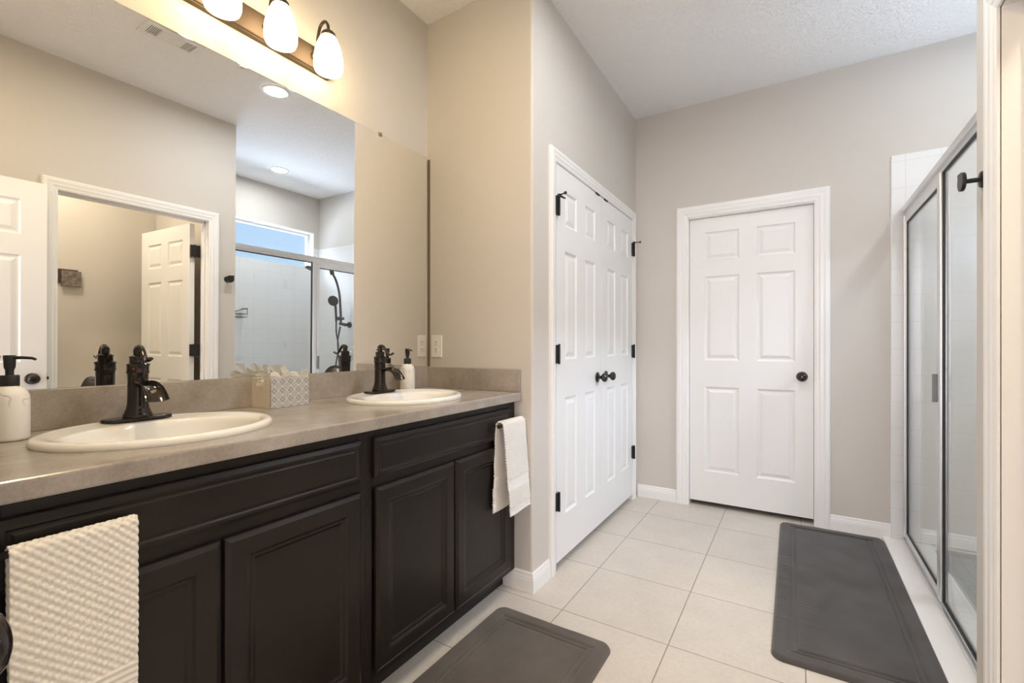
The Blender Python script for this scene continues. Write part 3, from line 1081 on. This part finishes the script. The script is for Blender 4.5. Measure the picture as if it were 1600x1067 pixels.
# soap dispensers
def make_bottle(loc, rz, label, r=0.0365, hb=0.128):
    t = thing('soap_dispenser', label, 'soap dispenser', loc, rz, 'marbled soap dispensers')
    b = bmesh.new()
    lathe(b, [(r - 0.004, 0.0), (r - 0.001, 0.002), (r, 0.006), (r, hb * 0.74), (r - 0.001, hb * 0.82), (r - 0.005, hb * 0.90), (r - 0.012, hb * 0.96), (0.019, hb * 0.99), (0.0165, hb)], 44)
    obj('bottle', b, BOTTLE, t, smooth=True)
    c = bmesh.new()
    lathe(c, [(0.0165, hb), (0.0170, hb + 0.001), (0.0170, hb + 0.024), (0.0160, hb + 0.0255), (0.0075, hb + 0.0255), (0.0075, hb + 0.038)], 32)
    obj('collar', c, BLACKPL, t, autos=45)
    p = bmesh.new()
    lathe(p, [(0.0078, hb + 0.038), (0.0100, hb + 0.044), (0.0108, hb + 0.062), (0.0112, hb + 0.071), (0.0104, hb + 0.0725)], 28)
    tube(p, [(0.004, 0, hb + 0.0665), (0.030, 0, hb + 0.0668), (0.050, 0, hb + 0.0655), (0.057, 0, hb + 0.0625)], [0.0042, 0.0036, 0.0034, 0.0030], 12)
    obj('pump', p, BLACKPL, t, autos=45)
    return t


b0 = make_bottle((0.125, 0.3075, CTZ + 0.0005), math.radians(36), 'white soap dispenser with black pump at the near counter end, left of the near sink', r=0.0345, hb=0.128)
b1 = dup(b0, (0.085, 1.660, CTZ + 0.0005), math.radians(-26), 'white marbled soap dispenser right of the far faucet', 'marbled soap dispensers')
b1.scale = (1.03, 1.03, 1.03)

# tissue box with white twisted paper wraps
BX, BY = 0.082, 1.009
tb = thing('storage_box', 'small square wooden box with grey mandala front between the sinks', 'box', (BX, BY, CTZ + 0.0005), 0)
hx, hy, bh, wt = 0.060, 0.074, 0.106, 0.006
sh = bmesh.new()
box(sh, -hx, hx - wt, -hy, hy, 0.0, 0.006)
box(sh, -hx, -hx + wt, -hy, hy, 0.006, bh)
# side walls with an oblong hand slot
for s in (-1, 1):
    y0, y1 = (-hy, -hy + wt) if s < 0 else (hy - wt, hy)
    xs = (-hx + wt, -0.032, 0.030, hx - wt)
    box(sh, xs[0], xs[1], y0, y1, 0.006, bh)
    box(sh, xs[2], xs[3], y0, y1, 0.006, bh)
    box(sh, xs[1], xs[2], y0, y1, 0.006, bh - 0.030)
    box(sh, xs[1], xs[2], y0, y1, bh - 0.016, bh)
obj('box_body', sh, BOXW, tb)
obj('front_panel', boxbm(hx - wt, hx, -hy, hy, 0.0, bh, bev=0.0008, seg=1), PATT, tb)['label'] = 'grey and white mandala patterned front'


def make_wrap(loc, rot, label):
    """ball twisted into tissue paper with a pleated frill at both ends (axis = local Z)"""
    t = thing('paper_wrap', label, 'wrapped soap', loc, 0, 'white wraps in the patterned box')
    t.rotation_euler = rot
    b = bmesh.new()
    segs = 40
    prof = [(0.0060, -0.021), (0.0095, -0.018), (0.0145, -0.013), (0.0175, -0.006), (0.0175, 0.006), (0.0145, 0.013), (0.0095, 0.018), (0.0060, 0.021)]
    rings = []
    for r, z in prof:
        rings.append([b.verts.new((r * (1 + 0.06 * math.sin(9 * 2 * PI * k / segs + z * 60)) * math.cos(2 * PI * k / segs), r * (1 + 0.06 * math.sin(9 * 2 * PI * k / segs + z * 60)) * math.sin(2 * PI * k / segs), z)) for k in range(segs)])
    for A, B in zip(rings, rings[1:]):
        for k in range(segs):
            b.faces.new((A[k], A[(k + 1) % segs], B[(k + 1) % segs], B[k]))
    obj('wrap_body', b, WRAP, t, smooth=True)
    for sg in (-1, 1):
        f = bmesh.new()
        segs2 = 120
        rs = [(0.0060, 0.0195), (0.0062, 0.023), (0.0125, 0.027), (0.0200, 0.031), (0.0275, 0.036), (0.0345, 0.042)]
        p1, p2, p3 = (random.uniform(0, 6.28) for _ in range(3))
        rings = []
        for i, (r, z) in enumerate(rs):
            ring = []
            q = i / (len(rs) - 1)
            for k in range(segs2):
                a = 2 * PI * k / segs2
                am = 0.0021 * q
                j = 0.6 * math.sin(2 * a + p1) + 0.4 * math.sin(3 * a + p2)
                rr = r * (1 + 0.10 * j * q) + am * math.sin(26 * a + p3 + 0.5 * math.sin(3 * a))
                zz = z + 0.007 * q * math.sin(5 * a + p2) + am * math.cos(13 * a + p1)
                ring.append(f.verts.new((rr * math.cos(a), rr * math.sin(a), sg * zz)))
            rings.append(ring)
        for A, B in zip(rings, rings[1:]):
            for k in range(segs2):
                f.faces.new((A[k], A[(k + 1) % segs2], B[(k + 1) % segs2], B[k]))
        obj('frill', f, WRAP, t, smooth=True)
    return t


bz = CTZ + 0.0005
make_wrap((BX + 0.016, BY - 0.034, bz + 0.108), (1.20, 0.0, -0.15), 'white twisted paper wrap at the near handle end of the patterned box')
make_wrap((BX - 0.022, BY + 0.000, bz + 0.110), (1.35, 0.15, 1.1), 'white twisted paper wrap at the back of the patterned box, against the mirror')
make_wrap((BX + 0.012, BY + 0.040, bz + 0.108), (1.40, 0.1, -0.45), 'white twisted paper wrap at the far end of the patterned box')

# ------------------------------------------------------------------ wall mirror (stands on the backsplash, very slightly out of true)
PSI, TAU, OFF = -0.0062, -0.0058, 0.0138
mn = Vector((math.cos(PSI) * math.cos(TAU), math.sin(PSI) * math.cos(TAU), math.sin(TAU)))


def mirx(y, z):
    return OFF - (mn.y * (y - 1.0) + mn.z * (z - 1.6)) / mn.x


MY0, MY1, MZ0, MZ1 = 0.20, 1.868, 1.0465, 2.167
mr = thing('wall_mirror', 'large frameless wall mirror above the vanity backsplash', 'mirror')
g = bmesh.new()
fr = [g.verts.new((mirx(y, z), y, z)) for y, z in ((MY0, MZ0), (MY1, MZ0), (MY1, MZ1), (MY0, MZ1))]
bk = [g.verts.new((mirx(y, z) - 0.004, y, z)) for y, z in ((MY0, MZ0), (MY1, MZ0), (MY1, MZ1), (MY0, MZ1))]
g.faces.new(fr)
obj('mirror_glass', g, MIRROR, mr)
g = bmesh.new()
fr = [g.verts.new((mirx(y, z) - 0.0004, y, z)) for y, z in ((MY0, MZ0), (MY1, MZ0), (MY1, MZ1), (MY0, MZ1))]
bk = [g.verts.new((0.002, y, z)) for y, z in ((MY0, MZ0), (MY1, MZ0), (MY1, MZ1), (MY0, MZ1))]
g.faces.new(bk)
for k in range(4):
    g.faces.new((fr[k], fr[(k + 1) % 4], bk[(k + 1) % 4], bk[k]))
g.faces.new(fr)
obj('mirror_backing', g, STRIP, mr)
for y in (0.905, 1.545):
    c = bmesh.new()
    x = mirx(y, MZ1)
    box(c, 0.001, x + 0.005, y - 0.008, y + 0.008, MZ1, MZ1 + 0.006)
    box(c, x + 0.0005, x + 0.005, y - 0.008, y + 0.008, MZ1 - 0.009, MZ1 + 0.001)
    obj('mirror_clip', c, STRIP if y > 1 else OUTLET, mr)
struct('corner_shade_strip', boxbm(0.0005, 0.020, 1.8965, 1.8989, 1.047, 2.167), STRIP, 'thin brown strip painted as the shade in the corner beside the mirror edge', 'trim')  # brown colour stands in for shade in the gap beside the mirror

# ------------------------------------------------------------------ vanity light bar
vl = thing('vanity_light', 'three-lamp bronze vanity light bar above the mirror', 'wall lamp', (0.0, 0.985, 2.34))
pl = bmesh.new()
hl, hh = 0.300, 0.050
segs = 8
out = []
for (cy, cz, a0) in ((hl - 0.03, hh - 0.03, 0), (-(hl - 0.03), hh - 0.03, PI / 2), (-(hl - 0.03), -(hh - 0.03), PI), (hl - 0.03, -(hh - 0.03), 1.5 * PI)):
    for k in range(segs + 1):
        a = a0 + PI / 2 * k / segs
        out.append((cy + 0.03 * math.cos(a), cz + 0.03 * math.sin(a)))
levels = [(0.0, 1.0), (0.014, 1.0), (0.020, 0.985), (0.022, 0.93), (0.028, 0.905), (0.030, 0.86)]
rg = []
for x, s in levels:
    rg.append([pl.verts.new((x, y * (1 - (1 - s) * hh / hl * 1.0) if True else y, z * s)) for y, z in out])
for A, B in zip(rg, rg[1:]):
    for k in range(len(out)):
        pl.faces.new((A[k], A[(k + 1) % len(out)], B[(k + 1) % len(out)], B[k]))
pl.faces.new(rg[0])
pl.faces.new(rg[-1])
obj('back_plate', pl, PLATE, vl, autos=35)
for dy in (-0.2, 0.0, 0.2):
    a = bmesh.new()
    tube(a, spline([(0.030, dy, 0.0), (0.046, dy, 0.03), (0.054, dy, 0.075), (0.070, dy, 0.112), (0.097, dy, 0.120), (0.116, dy, 0.100), (0.120, dy, 0.072)], 7), 0.0058, 14)
    lathe(a, [(0.016, 0.0), (0.017, 0.003), (0.013, 0.008), (0.007, 0.010)], 20, axis_mtx((0.029, dy, 0.0), (1, 0, 0)))
    obj('lamp_arm', a, DARKB, vl, smooth=True)
    k = bmesh.new()
    lathe(k, [(0.0285, 0.048), (0.0290, 0.054), (0.0270, 0.062), (0.0210, 0.069), (0.0120, 0.074), (0.0060, 0.078)], 28, Matrix.Translation((0.120, dy, 0)))
    obj('lamp_cap', k, DARKB, vl, smooth=True)
    s = bmesh.new()
    lathe(s, [(0.0265, 0.052), (0.0330, 0.040), (0.0420, 0.020), (0.0490, -0.004), (0.0540, -0.030), (0.0560, -0.054), (0.0545, -0.076), (0.0500, -0.088), (0.0470, -0.089), (0.0460, -0.086), (0.010, -0.080)], 40, Matrix.Translation((0.120, dy, 0)))
    obj('lamp_shade', s, SHADE, vl, smooth=True)['label'] = 'lit white opal glass shade'


# ------------------------------------------------------------------ ceiling fittings
def can_light(x, y, label, dup_of=None):
    if dup_of:
        return dup(dup_of, (x, y, CZ), 0, label, 'recessed ceiling lights')
    t = thing('ceiling_light', label, 'ceiling light', (x, y, CZ), 0, 'recessed ceiling lights')
    r = bmesh.new()
    lathe(r, [(0.066, -0.001), (0.066, -0.004), (0.080, -0.008), (0.090, -0.006), (0.092, -0.0005)], 44, cap0=False, cap1=False)
    obj('trim_ring', r, VENT, t, smooth=True)
    l = bmesh.new()
    lathe(l, [(0.067, -0.0015), (0.067, -0.0035), (0.03, -0.005), (0.005, -0.0055)], 40)
    obj('lamp_lens', l, CANLENS, t, smooth=True)['label'] = 'glowing round lens'
    return t


def swap_lens(t, m):
    for ch in t.children:
        if ch.name.startswith('lamp_lens'):
            ch.data = ch.data.copy()
            ch.data.materials[0] = m


c0 = can_light(1.415, 1.85, 'recessed ceiling light over the vanity side, at the mirror top edge')
swap_lens(can_light(2.815, 2.715, 'recessed ceiling light over the shower, in the mirror', c0), CANLENS2)
swap_lens(can_light(1.06, 0.58, 'added unseen recessed fill light over the sinks, above the frame', c0), CANLENS_FILL)  # unseen can added above the view to warm and brighten the vanity
vt = thing('ceiling_vent', 'white rectangular ceiling air vent seen at the mirror top', 'vent', (1.385, 1.215, CZ))
fr_ = bmesh.new()
W2, H2 = 0.142, 0.078
for (a, b, c, d) in ((-H2, H2, -W2, -W2 + 0.03), (-H2, H2, W2 - 0.03, W2), (-H2, -H2 + 0.03, -W2 + 0.03, W2 - 0.03), (H2 - 0.03, H2, -W2 + 0.03, W2 - 0.03)):
    box(fr_, a, b, c, d, -0.007, 0.0)
obj('vent_frame', fr_, VENT, vt)
obj('vent_backing', boxbm(-H2 + 0.03, H2 - 0.03, -W2 + 0.03, W2 - 0.03, -0.0012, -0.0004), DARK, vt)
lv = bmesh.new()
for k in range(7):
    for s in (-1, 1):
        y = s * (0.062 + k * 0.0085)
        box(lv, -H2 + 0.03, H2 - 0.03, y - 0.0018, y + 0.0018, -0.0065, -0.0012)
box(lv, -H2 + 0.03, H2 - 0.03, -0.058, 0.058, -0.006, -0.0012)
for k in range(4):
    x = -0.036 + k * 0.024
    box(lv, x - 0.002, x + 0.002, -0.058, 0.058, -0.0075, -0.006)
obj('louvers', lv, VENT, vt)

# outlet
ol = thing('wall_outlet', 'white duplex outlet on the end wall right of the mirror', 'outlet', (0.068, YR, 1.156))
obj('cover_plate', boxbm(-0.036, 0.036, -0.006, 0.0, -0.059, 0.059, bev=0.0025), OUTLET, ol)
for z in (-0.020, 0.020):
    r = bmesh.new()
    lathe(r, [(0.0170, 0.0), (0.0172, 0.0015), (0.0160, 0.0022)], 24, axis_mtx((0, -0.006, z), (0, -1, 0)))
    rc = obj('receptacle', r, OUTLET, ol)
    q = bmesh.new()
    for x in (-0.0062, 0.0062):
        box(q, x - 0.0012, x + 0.0012, -0.0088, -0.0080, z - 0.001, z + 0.008)
    lathe(q, [(0.0026, 0.0), (0.0026, 0.0008)], 12, axis_mtx((0, -0.0080, z - 0.008), (0, -1, 0)))
    obj('socket_slot', q, SLOT, rc)


# ------------------------------------------------------------------ towels and their bars
def towel(name, label, mt, xb, zb, y0, y1, lf, lb, rad_, xf_end, xb_end, y_spread, pattern, cell, amp, band, du, group=None, wob=0.0):
    """cloth folded over a bar along Y: front flap (+X) length lf, back flap length lb"""
    bm = bmesh.new()
    nu = int((y1 - y0) / du) + 1
    arc = PI * rad_
    total = lb + arc + lf
    nv = int(total / du) + 1
    grid = []
    for j in range(nv + 1):
        s = total * j / nv
        if s < lb:                       # back flap, bottom to top
            f = (lb - s) / lb
            x = xb - rad_ + (xb_end - (xb - rad_)) * f
            z = zb - (lb - s)
            nx, nz = -1.0, 0.0
            hang = f
        elif s < lb + arc:
            a = PI - (s - lb) / rad_
            x = xb + rad_ * math.cos(a)
            z = zb + rad_ * math.sin(a)
            nx, nz = math.cos(a), math.sin(a)
            hang = 0.0
        else:
            f = (s - lb - arc) / lf
            x = xb + rad_ + (xf_end - (xb + rad_)) * f
            z = zb - (s - lb - arc)
            nx, nz = 1.0, 0.0
            hang = f
        row = []
        frontd = (s - lb - arc * 0.5)
        fband = band[0] < frontd / lf < band[1] or frontd / lf > band[2]
        bband = band[0] < -frontd / lb < band[1] or -frontd / lb > band[2]
        for i in range(nu + 1):
            u = i / nu
            yy = y0 + (y1 - y0) * u
            yc = (y0 + y1) / 2
            y = y1 - (y1 - yy) * (1 + (y_spread if s < lb else 0.0) * hang) + wob * math.sin(s * 23) * (u - 0.5) * hang
            p = (yy - y0) / cell
            q = s / cell
            if fband or bband:
                d = 0.25 * amp * math.sin(q * 8)
            elif pattern == 'waffle':
                d = -amp * (0.5 + 0.5 * math.cos(2 * PI * p) * math.cos(2 * PI * q)) ** 1.6
            else:
                d = amp * (0.5 + 0.5 * math.sin(2 * PI * (p + q * 0.9))) * (0.75 + 0.25 * math.sin(2 * PI * (p - q)))
            fold = 0.004 * math.sin(u * 5.0 + 0.6) * hang
            row.append(bm.verts.new((x + nx * d + fold, y, z + nz * d)))
        grid.append(row)
    for A, B in zip(grid, grid[1:]):
        for i in range(nu):
            bm.faces.new((A[i], A[i + 1], B[i + 1], B[i]))
    o = obj(name, bm, mt, smooth=True)
    so = o.modifiers.new('thickness', 'SOLIDIFY')
    so.thickness = 0.007
    so.offset = -1
    tag(o, label, 'towel', group)
    return o


towel('hand_towel', 'cream waffle-weave hand towel hanging at the near end of the vanity', TOWEL, 0.602, 0.818, 0.212, 0.386, 0.47, 0.40, 0.014, 0.616, 0.5845, -0.02, 'waffle', 0.0165, 0.0038, (0.62, 0.70, 0.985), 0.0017, None, 0.002)
towel('hand_towel', 'small white ribbed hand towel hanging by the closet wall corner', TOWELW, 0.596, 0.803, 1.704, 1.890, 0.385, 0.372, 0.014, 0.644, 0.5875, 0.20, 'rib', 0.0110, 0.0044, (0.66, 0.77, 0.975), 0.0019, None, 0.004)


def towel_bar(y_wall, y_end, x, z, label):
    t = thing('towel_bar', label, 'towel bar', (x, y_wall, z), 0, 'black towel bars')
    s = 1 if y_end > y_wall else -1
    b = bmesh.new()
    tube(b, [(0, 0, 0), (0, y_end - y_wall, 0)], 0.0062, 18)
    lathe(b, [(0.0075, 0), (0.0085, 0.002), (0.0085, 0.008), (0.006, 0.010)], 18, axis_mtx((0, y_end - y_wall - 0.004 * s, 0), (0, s, 0)))
    obj('rod', b, BLACK, t, smooth=True)
    p = bmesh.new()
    lathe(p, [(0.011, 0), (0.0115, 0.001), (0.0105, 0.002), (0.009, 0.003), (0.0075, 0.006)], 28, axis_mtx((0, 0, 0), (0, s, 0)))
    obj('wall_plate', p, BLACK, t, autos=45)
    return t


towel_bar(YR, 1.699, 0.596, 0.803, 'black towel rod on the end wall holding the small white towel')
towel_bar(0.18, 0.380, 0.602, 0.818, 'black towel rod under the cream towel at the near vanity end')


# ------------------------------------------------------------------ bath mats
def bath_mat(name, label, mt, cx, cy, w, l, rz, wrinkle, group):
    """padded mat with rounded corners and two sunken stitched frames"""
    bm = bmesh.new()
    nx, ny = int(w / 0.0042), int(l / 0.0042)
    R = 0.045
    H = 0.0165

    def sd(x, y, hw, hl, r):
        qx, qy = abs(x) - hw + r, abs(y) - hl + r
        return math.hypot(max(qx, 0), max(qy, 0)) + min(max(qx, qy), 0) - r
    verts = {}
    for i in range(nx + 1):
        for j in range(ny + 1):
            x, y = -w / 2 + w * i / nx, -l / 2 + l * j / ny
            # pull the square corners on to the rounded outline
            d = sd(x, y, w / 2, l / 2, R)
            if d > 0:
                sx, sy = math.copysign(w / 2 - R, x), math.copysign(l / 2 - R, y)
                v = Vector((x - sx, y - sy))
                v = v.normalized() * R
                x, y = sx + v.x, sy + v.y
                d = 0.0
            e = -d
            z = H * (1 - max(0.0, 1 - e / 0.012) ** 2.2 * 0.75)
            for f0 in (0.062, 0.084):
                z -= 0.0085 * math.exp(-((e - f0) / 0.0050) ** 2)
            if 0.066 < e < 0.080:
                z -= 0.0010
            if wrinkle:
                k = math.exp(-((x + w / 2 - 0.035) / 0.022) ** 2) + 0.5 * math.exp(-((x + w / 2 - 0.125) / 0.05) ** 2) * (1 if e > 0.09 else 0)
                env = math.exp(-((y + 0.12) / 0.40) ** 2)
                z += 0.0022 * k * env * (math.sin(y * 150 + 5 * math.sin(y * 23) + x * 8) * (0.5 + 0.5 * math.sin(y * 37)))
            z += 0.0008 * math.sin(x * 31 + y * 17) * math.sin(y * 13 - x * 9)
            verts[i, j] = bm.verts.new((x, y, z))
    for i in range(nx):
        for j in range(ny):
            q = [verts[i, j], verts[i + 1, j], verts[i + 1, j + 1], verts[i, j + 1]]
            try:
                bm.faces.new(q)
            except ValueError:
                pass
    edge = [verts[i, 0] for i in range(nx)] + [verts[nx, j] for j in range(ny)] + [verts[i, ny] for i in range(nx, 0, -1)] + [verts[0, j] for j in range(ny, 0, -1)]
    low = [bm.verts.new((v.co.x, v.co.y, 0.0)) for v in edge]
    n = len(edge)
    for k in range(n):
        bm.faces.new((edge[k], edge[(k + 1) % n], low[(k + 1) % n], low[k]))
    bm.faces.new(low)
    o = obj(name, bm, mt, None, (cx, cy, 0.0008), smooth=True)
    o.rotation_euler = (0, 0, rz)
    return tag(o, label, 'bath mat', group)


bath_mat('bath_mat', 'taupe grey foam bath mat on the floor in front of the vanity', MAT1, 0.850, 1.305, 0.52, 0.82, math.radians(-0.3), False, 'padded bath mats')
bath_mat('bath_mat', 'long charcoal foam bath mat along the shower curb', MAT2, 1.888, 2.722, 0.528, 1.52, math.radians(0.3), True, 'padded bath mats')

# ------------------------------------------------------------------ shower enclosure
SX = 2.262                                   # plane of the shower doors
se = thing('shower_enclosure', 'chrome framed glass shower enclosure beside the charcoal mat', 'shower', (SX, YE, 0.0))
SL = YF - 0.009 - YE


def part(name, m, *boxes, parent=None, **k):
    bm = bmesh.new()
    for b in boxes:
        box(bm, *b[:6], bev=b[6] if len(b) > 6 else 0.0)
    return obj(name, bm, m, parent if parent is not None else se, **k)


part('header_rail', CHROME, (-0.022, 0.022, 0.0, SL, 1.943, 1.976, 0.005), (-0.006, 0.006, 0.0, SL, 1.922, 1.943))
part('bottom_track', CHROME, (-0.022, 0.022, 0.0, SL, 0.0142, 0.026, 0.003), (-0.006, 0.006, 0.0, SL, 0.026, 0.036))
part('wall_jamb', CHROME, (-0.016, 0.016, SL - 0.020, SL, 0.036, 1.922, 0.003))
part('wall_jamb', CHROME, (-0.016, 0.016, 0.0, 0.020, 0.036, 1.922, 0.003))
P0, P1 = 2.715 - YE, 2.790 - YE
part('centre_post', CHROME, (-0.017, 0.017, P0, P0 + 0.034, 0.036, 1.922, 0.004), (-0.012, 0.012, P0 + 0.036, P1 - 0.030, 0.036, 1.922, 0.003))
dp = part('door_panel', CHROME, (-0.011, 0.011, P1 - 0.028, P1, 0.042, 1.918, 0.003), (-0.011, 0.011, SL - 0.046, SL - 0.022, 0.042, 1.918, 0.003),
          (-0.011, 0.011, P1, SL - 0.046, 1.878, 1.918, 0.003), (-0.011, 0.011, P1, SL - 0.046, 0.042, 0.066, 0.003))
part('glass', GLASS, (-0.003, 0.003, P1, SL - 0.046, 0.066, 1.878), parent=dp)
for g_ in ((-0.007, 0.007, P1, SL - 0.046, 1.872, 1.8785), (-0.007, 0.007, P1, SL - 0.046, 0.0655, 0.072), (-0.007, 0.007, SL - 0.052, SL - 0.0455, 0.072, 1.872)):
    part('gasket', GASKET, g_, parent=dp)
for g_ in ((-0.030, -0.011, P1 - 0.016, P1 - 0.008, 0.905, 1.032, 0.002), (0.011, 0.034, P1 - 0.006, P1 + 0.002, 0.905, 1.032, 0.002)):
    part('door_handle', GREYP, g_, parent=dp)
fp = part('fixed_panel', GLASS, (-0.003, 0.003, 0.020, P0, 0.036, 1.922))
for g_ in ((-0.008, 0.008, 0.020, P0, 0.0355, 0.043), (-0.008, 0.008, 0.020, P0, 1.915, 1.9225), (-0.008, 0.008, P0 - 0.007, P0, 0.043, 1.915)):
    part('gasket', GASKET, g_, parent=fp)

# shower column on the far tiled wall
yw = YF - 0.009
ss = thing('shower_column', 'black shower column with rain head and hand shower on the tiled far wall', 'shower head', (2.75, yw, 0.0))
b = bmesh.new()
lathe(b, [(0.036, 0), (0.036, 0.010), (0.020, 0.016), (0.018, 0.05), (0.020, 0.075)], 28, axis_mtx((0, 0, 1.362), (0, -1, 0)))
tube(b, [(0, -0.060, 1.362), (0, -0.135, 1.372)], 0.017, 16)
obj('wall_bracket', b, BLACK, ss, autos=50)
b = bmesh.new()
pp = spline([(0, -0.120, 1.36), (0, -0.125, 1.50), (0, -0.140, 1.68), (0, -0.165, 1.79), (0, -0.200, 1.875), (0, -0.245, 1.935)], 8)
tube(b, pp, 0.0125, 16)
obj('riser_pipe', b, BLACK, ss, smooth=True)
b = bmesh.new()
lathe(b, [(0.016, -0.035), (0.023, -0.030), (0.024, 0.025), (0.018, 0.032)], 24, axis_mtx((0, -0.245, 1.945), (0, -0.3, 1)))
tube(b, spline([(0, -0.245, 1.955), (0, -0.16, 1.995), (0, -0.07, 2.035), (0, -0.001, 2.045)], 6), 0.0105, 14)
lathe(b, [(0.028, 0), (0.028, 0.008), (0.013, 0.012)], 24, axis_mtx((0, 0, 2.045), (0, -1, 0)))
obj('upper_arm', b, BLACK, ss, autos=50)
b = bmesh.new()
tube(b, spline([(0, -0.250, 1.955), (0, -0.33, 1.985), (0, -0.42, 1.995), (0, -0.48, 1.978)], 6), 0.0105, 14)
lathe(b, [(0.014, 0.0), (0.018, 0.02), (0.045, 0.032), (0.066, 0.038), (0.067, 0.044), (0.060, 0.047)], 36, axis_mtx((0, -0.482, 1.982), (0, -0.35, -1)))
obj('rain_head', b, BLACK, ss, autos=45)
b = bmesh.new()
tube(b, [(0, -0.122, 1.425), (-0.004, -0.185, 1.432)], 0.021, 16)
tube(b, [(0.045, -0.123, 1.428), (-0.045, -0.123, 1.428)], 0.016, 16)
obj('slider', b, BLACK, ss, autos=50)
b = bmesh.new()
tube(b, spline([(-0.004, -0.185, 1.395), (-0.004, -0.190, 1.49), (-0.004, -0.198, 1.57), (-0.004, -0.212, 1.605)], 5), [0.0125 + 0.0018 * (i / 15) for i in range(16)], 14)
lathe(b, [(0.018, -0.014), (0.046, -0.005), (0.058, 0.005), (0.058, 0.014), (0.050, 0.017)], 32, axis_mtx((-0.004, -0.222, 1.625), (-0.55, -1, -0.35)))
obj('hand_shower', b, BLACK, ss, autos=50)
b = bmesh.new()
tube(b, spline([(-0.004, -0.185, 1.400), (0.0, -0.180, 1.27), (-0.02, -0.165, 1.10), (0.03, -0.16, 0.90), (0.035, -0.15, 0.74), (0.0, -0.15, 0.68), (-0.03, -0.15, 0.78), (-0.005, -0.15, 1.00), (0.02, -0.145, 1.17), (0.0, -0.128, 1.34)], 8), 0.0085, 12)
obj('hose', b, BLACK, ss, smooth=True)

va = thing('shower_valve', 'round shower valve low on the tiled far wall, behind the far faucet in the mirror', 'shower valve', (2.715, yw, 1.035))
b = bmesh.new()
lathe(b, [(0.082, 0), (0.083, 0.004), (0.076, 0.009), (0.030, 0.012), (0.026, 0.035), (0.022, 0.05)], 40, axis_mtx((0, 0, 0), (0, -1, 0)))
obj('escutcheon', b, CHROME, va, autos=45)
b = bmesh.new()
tube(b, [(0, -0.045, 0), (0.0, -0.055, -0.03), (0.0, -0.060, -0.085)], [0.012, 0.010, 0.008], 14)
obj('valve_handle', b, CHROME, va, autos=50)

# wire caddy on the back wall
cd = thing('shower_caddy', 'small black wire shower caddy on the back tile', 'caddy', (XB - 0.009, 2.60, 1.47))
b = bmesh.new()
for z in (-0.055, -0.02):
    for (p, q) in (((-0.004, -0.10, z), (-0.10, -0.10, z)), ((-0.10, -0.10, z), (-0.10, 0.03, z)), ((-0.10, 0.03, z), (-0.004, 0.03, z)), ((-0.004, 0.03, z), (-0.004, -0.10, z))):
        tube(b, [p, q], 0.0022, 8)
for k in range(7):
    y = -0.10 + 0.13 * k / 6
    tube(b, [(-0.10, y, -0.02), (-0.10, y, -0.055), (-0.004, y, -0.055)], 0.0016, 8)
obj('wire_basket', b, BLACK, cd)
b = bmesh.new()
box(b, -0.105, -0.001, 0.020, 0.034, 0.030, 0.040, bev=0.002)
tube(b, [(-0.10, 0.027, 0.035), (-0.10, 0.03, -0.02)], 0.003, 8)
tube(b, [(-0.004, 0.027, 0.035), (-0.06, -0.02, 0.02), (-0.10, -0.09, 0.0), (-0.10, -0.10, -0.02)], 0.004, 8)
obj('hanger', b, BLACK, cd)

# robe hook
rh = thing('robe_hook', 'black round double robe hook on the wall end beside the doorway casing', 'hook', (XW, 1.915, 1.659))
b = bmesh.new()
lathe(b, [(0.0245, 0), (0.0245, 0.005), (0.022, 0.008), (0.008, 0.010)], 32, axis_mtx((0, 0, 0), (-1, 0, 0)))
obj('wall_plate', b, BLACK, rh, autos=45)
b = bmesh.new()
tube(b, [(-0.006, 0, 0), (-0.040, 0, 0)], 0.007, 16)
lathe(b, [(0.022, 0), (0.0275, 0.0008), (0.0282, 0.002), (0.0282, 0.0090), (0.0275, 0.0104), (0.010, 0.0106)], 36, axis_mtx((-0.042, 0, 0.0), (-1, 0, 0)))
box(b, -0.052, -0.044, 0.016, 0.030, 0.018, 0.030, bev=0.002)
obj('hook_post', b, BLACK, rh, autos=45)

# plaque in the toilet room
pq = thing('wall_plaque', 'grey carved wood plaque beside a dark board on the toilet room wall', 'wall decor', (XB, 1.275, 1.66))
obj('carved_block', boxbm(-0.032, -0.012, -0.060, 0.060, -0.062, 0.062, bev=0.003), SIGNW, pq)
obj('dark_board', boxbm(-0.012, -0.0005, -0.30, 0.045, -0.035, 0.075, bev=0.002), SIGND, pq)
